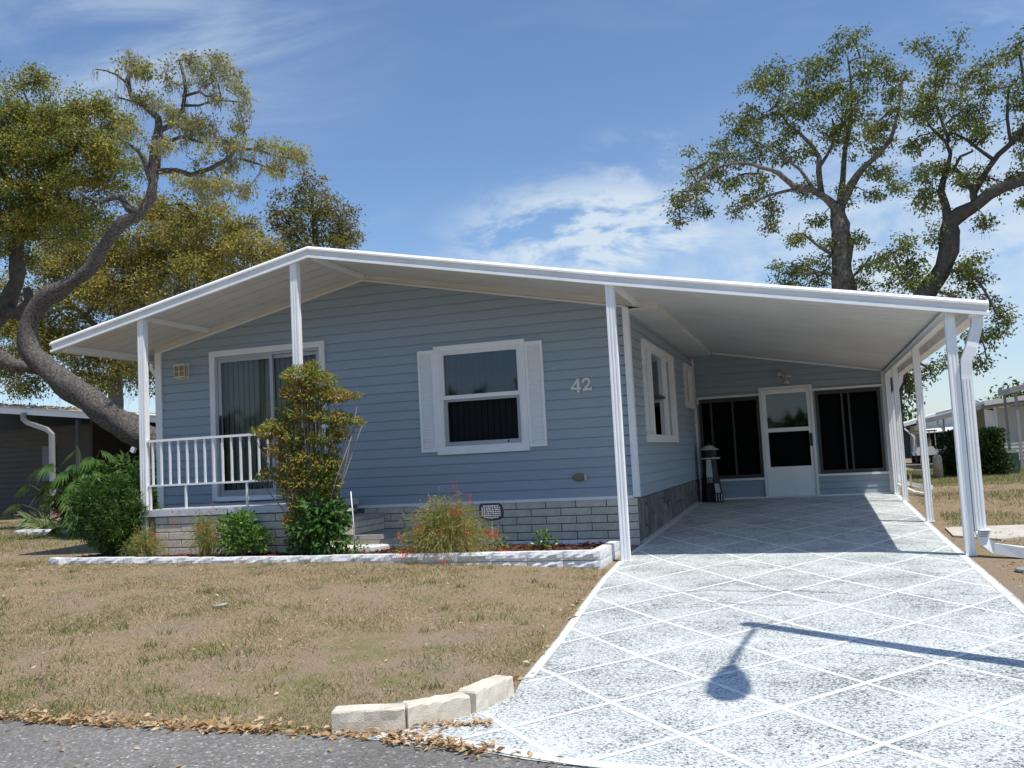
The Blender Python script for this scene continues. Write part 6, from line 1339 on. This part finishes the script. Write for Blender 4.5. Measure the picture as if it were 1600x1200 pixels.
# green trees far behind the beige home and the wood along the horizon
def far_tree(label, x, y, z, r, n, seed):
    rg = np.random.default_rng(seed); root = empty('far_tree', label, 'tree', (x, y, .18)); m = MB(); m.tube([(x, y, 0), (x+.1, y, z*.5), (x, y, z)], [.3, .22, .1], 8); m.build('trunk', M_bark_dark, root)
    cs = np.array([x, y, z])+rg.normal(0, 1, (26, 3))*np.array([r*.5, r*.45, r*.32]); k = n//26; C = np.repeat(cs, k, 0)+rg.normal(0, 1, (26*k, 3))*r*.2; n = len(C)
    V, F = leaf_quads(C, rg.normal(0, 1, (n, 3)), rg.normal(0, .5, (n, 3))+[0, -.2, .8], .34, .2, .1); np_object('crown', V, F, L_far, root, 'stuff')
L_far = leaf_mat('mid_green_leaf', [(0.025, 0.06, 0.015), (0.06, 0.12, 0.025), (0.11, 0.18, 0.04)], 0.5, 0.3, .5)
far_tree('green leafy tree above the roof of the beige home', 17.2, 60, 2.9, 2.6, 3200, 31)
far_tree('lower green tree beside the leafy one above the beige home', 14.6, 62, 2.2, 1.7, 2200, 32)
far_tree('small far tree showing under the hanging oak sprays', 7.6, 58, 2.0, 1.5, 1500, 33)
def treeline():
    n = 26000; x = RNG.uniform(-170, 170, n); y = 120+RNG.normal(0, 4, n)+.0006*x*x; h = 1.3+1.7*vnoise(x, x*0, 14)+1.0*vnoise(x, x*0+5, 4); z = .1+h*RNG.uniform(0, 1, n)**.7
    V, F = leaf_quads(np.stack([x, y, z], -1), RNG.normal(0, 1, (n, 3)), RNG.normal(0, .5, (n, 3))+[0, -.3, .8], RNG.uniform(.7, 1.3, n), RNG.uniform(.5, .9, n), .1); np_object('far_woods', V, F, L_far, None, 'stuff')
    n = 24000; x = RNG.uniform(-90, 90, n); y = -48+RNG.normal(0, 2.5, n); h = 2.5+3.0*vnoise(x, x*0+9, 7)+1.5*vnoise(x, x*0+3, 2.5); z = -.5+h*RNG.uniform(0, 1, n)**.75      # trees across the road, mirrored in the panes
    V, F = leaf_quads(np.stack([x, y, z], -1), RNG.normal(0, 1, (n, 3)), RNG.normal(0, .5, (n, 3))+[0, .3, .8], RNG.uniform(.7, 1.3, n), RNG.uniform(.5, .9, n), .1); np_object('far_woods', V, F, L_far, None, 'stuff')
treeline()
# ------------------------------------------------------------------ grass, fallen leaves
CAMP = np.array([2.117, -11.454])
def grass(name, n, xr, yr, keepf, mt, hgt, wid, lean=.5):
    x = RNG.uniform(*xr, n); y = RNG.uniform(*yr, n); p = keepf(x, y); k = RNG.random(n) < p; x, y = x[k], y[k]; n = len(x)
    a = RNG.uniform(0, 2*np.pi, n); h = RNG.uniform(hgt[0], hgt[1], n)*(0.6+0.8*vnoise(x, y, .35)); w = RNG.uniform(wid[0], wid[1], n); ln = RNG.uniform(.1, 1.0, n)*lean*2*h
    z = gz(x, y)-.004; V = np.empty((n, 3, 3)); ca, sa = np.cos(a), np.sin(a); b = RNG.uniform(0, 2*np.pi, n)
    V[:, 0] = np.stack([x-ca*w/2, y-sa*w/2, z], -1); V[:, 1] = np.stack([x+ca*w/2, y+sa*w/2, z], -1); V[:, 2] = np.stack([x+np.cos(b)*ln, y+np.sin(b)*ln, z+h], -1)
    np_object(name, V.reshape(-1, 3), np.arange(n*3).reshape(n, 3), mt, None, 'stuff')
def left_of_drive(x, y):
    P = sorted(DRV_L); return x < np.interp(y, [p[0] for p in P], [p[1] for p in P])-.03
def lawn(x, y):
    ok = left_of_drive(x, y) & (y > -7.31) & ~((x > -7.5) & (y > -2.02) & (x < 0.05)) & ~((x > WL-.2) & (y > -1.5))
    kb = (x > -.3) & (x < .5) & (y < -6.5) & (y > -7.3) & (y < -7.27+(x+.27)*.62)
    return ok & ~kb
L_dry = leaf_mat('dry_grass', [(0.17, 0.115, 0.065), (0.36, 0.265, 0.145), (0.58, 0.46, 0.29), (0.34, 0.28, 0.13)], 0.75, 0.2, 2.0, 0.15)
L_grn = leaf_mat('green_grass', [(0.10, 0.14, 0.035), (0.17, 0.21, 0.05), (0.26, 0.27, 0.09)], 0.6, 0.3, 2.0, 0.2)
patch = lambda x, y: .10+.8*sstep(.45, .72, vnoise(x+7, y-3, .8)*.5+vnoise(x, y, .22)*.5)
near = lambda y: sstep(-4.0, -7.0, y)
def dry_d(x, y): return lawn(x, y)*(.50+.40*vnoise(x-4, y, .5)+.15*near(y))*(.65+.35*sstep(0.75, .4, vnoise(x+20, y+11, .9)))
def grn_d(x, y): return lawn(x, y)*np.clip(patch(x, y)*(.35+.45*near(y)) + 1.0*sstep(-6.45, -7.1, y)*sstep(.3, .5, vnoise(x, y, .3)) + .8*(sstep(-8.6, -9.5, x)*sstep(-1.2, .4, y)), 0, 1)
grass('dry_grass', 300000, (-11, .5), (-7.31, -1.6), dry_d, L_dry, (.007, .024), (.004, .008), 1.2)
grass('dry_grass', 60000, (-22, -7), (-4.5, 5), dry_d, L_dry, (.015, .05), (.005, .01), .8)
grass('green_grass', 220000, (-11, .5), (-7.31, -1.6), grn_d, L_grn, (.012, .042), (.004, .008), .8)
grass('green_grass', 90000, (-22, -7), (-3.0, 5.5), grn_d, L_grn, (.02, .07), (.005, .010), .6)
def weeds():
    Vs = []; n = 0
    for _ in range(150):
        cx, cy = RNG.uniform(-9, .3), RNG.uniform(-7.2, -2.1)
        if not lawn(np.array([cx]), np.array([cy]))[0]: continue
        k = int(RNG.uniform(14, 46)); r = RNG.uniform(.03, .10); x = cx+RNG.normal(0, r, k); y = cy+RNG.normal(0, r, k); ok = lawn(x, y); x, y = x[ok], y[ok]; k = len(x)
        a = RNG.uniform(0, 6.28, k); b = RNG.uniform(0, 6.28, k); h = RNG.uniform(.025, .075, k); w = .007; z = gz(x, y)-.003
        V = np.empty((k, 3, 3)); V[:, 0] = np.stack([x-np.cos(a)*w/2, y-np.sin(a)*w/2, z], -1); V[:, 1] = np.stack([x+np.cos(a)*w/2, y+np.sin(a)*w/2, z], -1); V[:, 2] = np.stack([x+np.cos(b)*h*.6, y+np.sin(b)*h*.6, z+h], -1); Vs.append(V.reshape(-1, 3)); n += k
    np_object('weeds', np.concatenate(Vs), np.arange(n*3).reshape(n, 3), L_grn, None, 'stuff')
weeds()
def right_d(x, y): return ((x > drv_r(y)+.12)*(.25+.75*sstep(.35, .6, vnoise(x, y, .8)))*np.clip(.25+sstep(.5, 5, y), 0, 1))
def drv_r(y): return 3.50+0.01*np.maximum(0, y)
grass('dry_grass', 60000, (3.6, 9), (-5, 12.5), right_d, L_dry, (.015, .05), (.005, .011), .8)
def rg_d(x, y): return (x > 3.7)*np.clip(.15*sstep(.5, .7, vnoise(x+3, y, .7))*(y > -1)+.9*sstep(.40, .65, vnoise(x+3, y, 1.2))*(y > 1.0)+.9*(y > 8), 0, 1)
grass('green_grass', 90000, (3.6, 10), (-3, 18), rg_d, L_grn, (.02, .07), (.006, .013), .6)
def leaves(n, fx, fy, keep, size=(.035, .07), lift=.02):
    x = fx(n); y = fy(n, x); k = keep(x, y); x, y = x[k], y[k]; n = len(x); a = RNG.uniform(0, 6.28, n); z = gz(x, y)+RNG.uniform(.004, lift, n)
    Dd = np.stack([np.cos(a), np.sin(a), RNG.uniform(-.15, .45, n)], -1); Nn = RNG.normal(0, .45, (n, 3))+[0, 0, 1]; l = RNG.uniform(*size, n); return leaf_quads(np.stack([x, y, z], -1), Dd, Nn, l, l*RNG.uniform(.28, .55, n), RNG.uniform(-.1, .3, (n, 1)))
VV = []; FF = []; b = 0
U = lambda lo, hi: (lambda n, *a: RNG.uniform(lo, hi, n))
edge = np.vectorize(road_edge)
sets = [leaves(2700, U(-8, .12), lambda n, x: edge(x)+np.abs(RNG.normal(0.015, .07, n))-.03, lambda x, y: RNG.random(len(x)) < (.15+1.0*vnoise(x, y, .4)), (.025, .065), .03),
        leaves(520, U(.05, 1.0), lambda n, x: edge(x)+RNG.normal(.0, .04, n), lambda x, y: RNG.random(len(x)) < sstep(1.0, .1, x), (.03, .06), .03),
        leaves(260, U(-.25, .5), lambda n, x: -7.28+(x+.27)*.30+RNG.normal(0, .03, n), lambda x, y: x > .12, (.02, .05), .025),
        leaves(320, U(-.1, .5), lambda n, x: RNG.uniform(-6.5, -2.2, n), lambda x, y: (np.abs(x-np.interp(y, [-6.5, -6.2, -5.2, -3.7, -2.6], [.44, .40, .33, .18, .08])+.05) < .07), (.03, .07), .03),
        leaves(4200, U(-11, .3), lambda n, x: RNG.uniform(-7.2, -2.05, n), lambda x, y: lawn(x, y) & (RNG.random(len(x)) < .4+.5*sstep(-4, -8, x)), (.012, .042), .03),
        leaves(1500, U(-11, -3), lambda n, x: RNG.uniform(-4.5, -1.6, n), lambda x, y: lawn(x, y) & (RNG.random(len(x)) < sstep(-3, -7.5, x)), (.02, .05), .03),
        leaves(70, U(-8, 1), lambda n, x: -7.5-np.abs(RNG.normal(0, .3, n)), lambda x, y: y < -7.4, (.02, .05), .015),
        leaves(1500, U(3.55, 7), lambda n, x: RNG.uniform(-5, 8, n), lambda x, y: RNG.random(len(x)) < sstep(5.5, 3.4, x), (.03, .06), .02)]
for V, F in sets: VV.append(V); FF.append(F+b); b += len(V)
np_object('leaf_litter', np.concatenate(VV), np.concatenate(FF), L_litter, None, 'stuff')
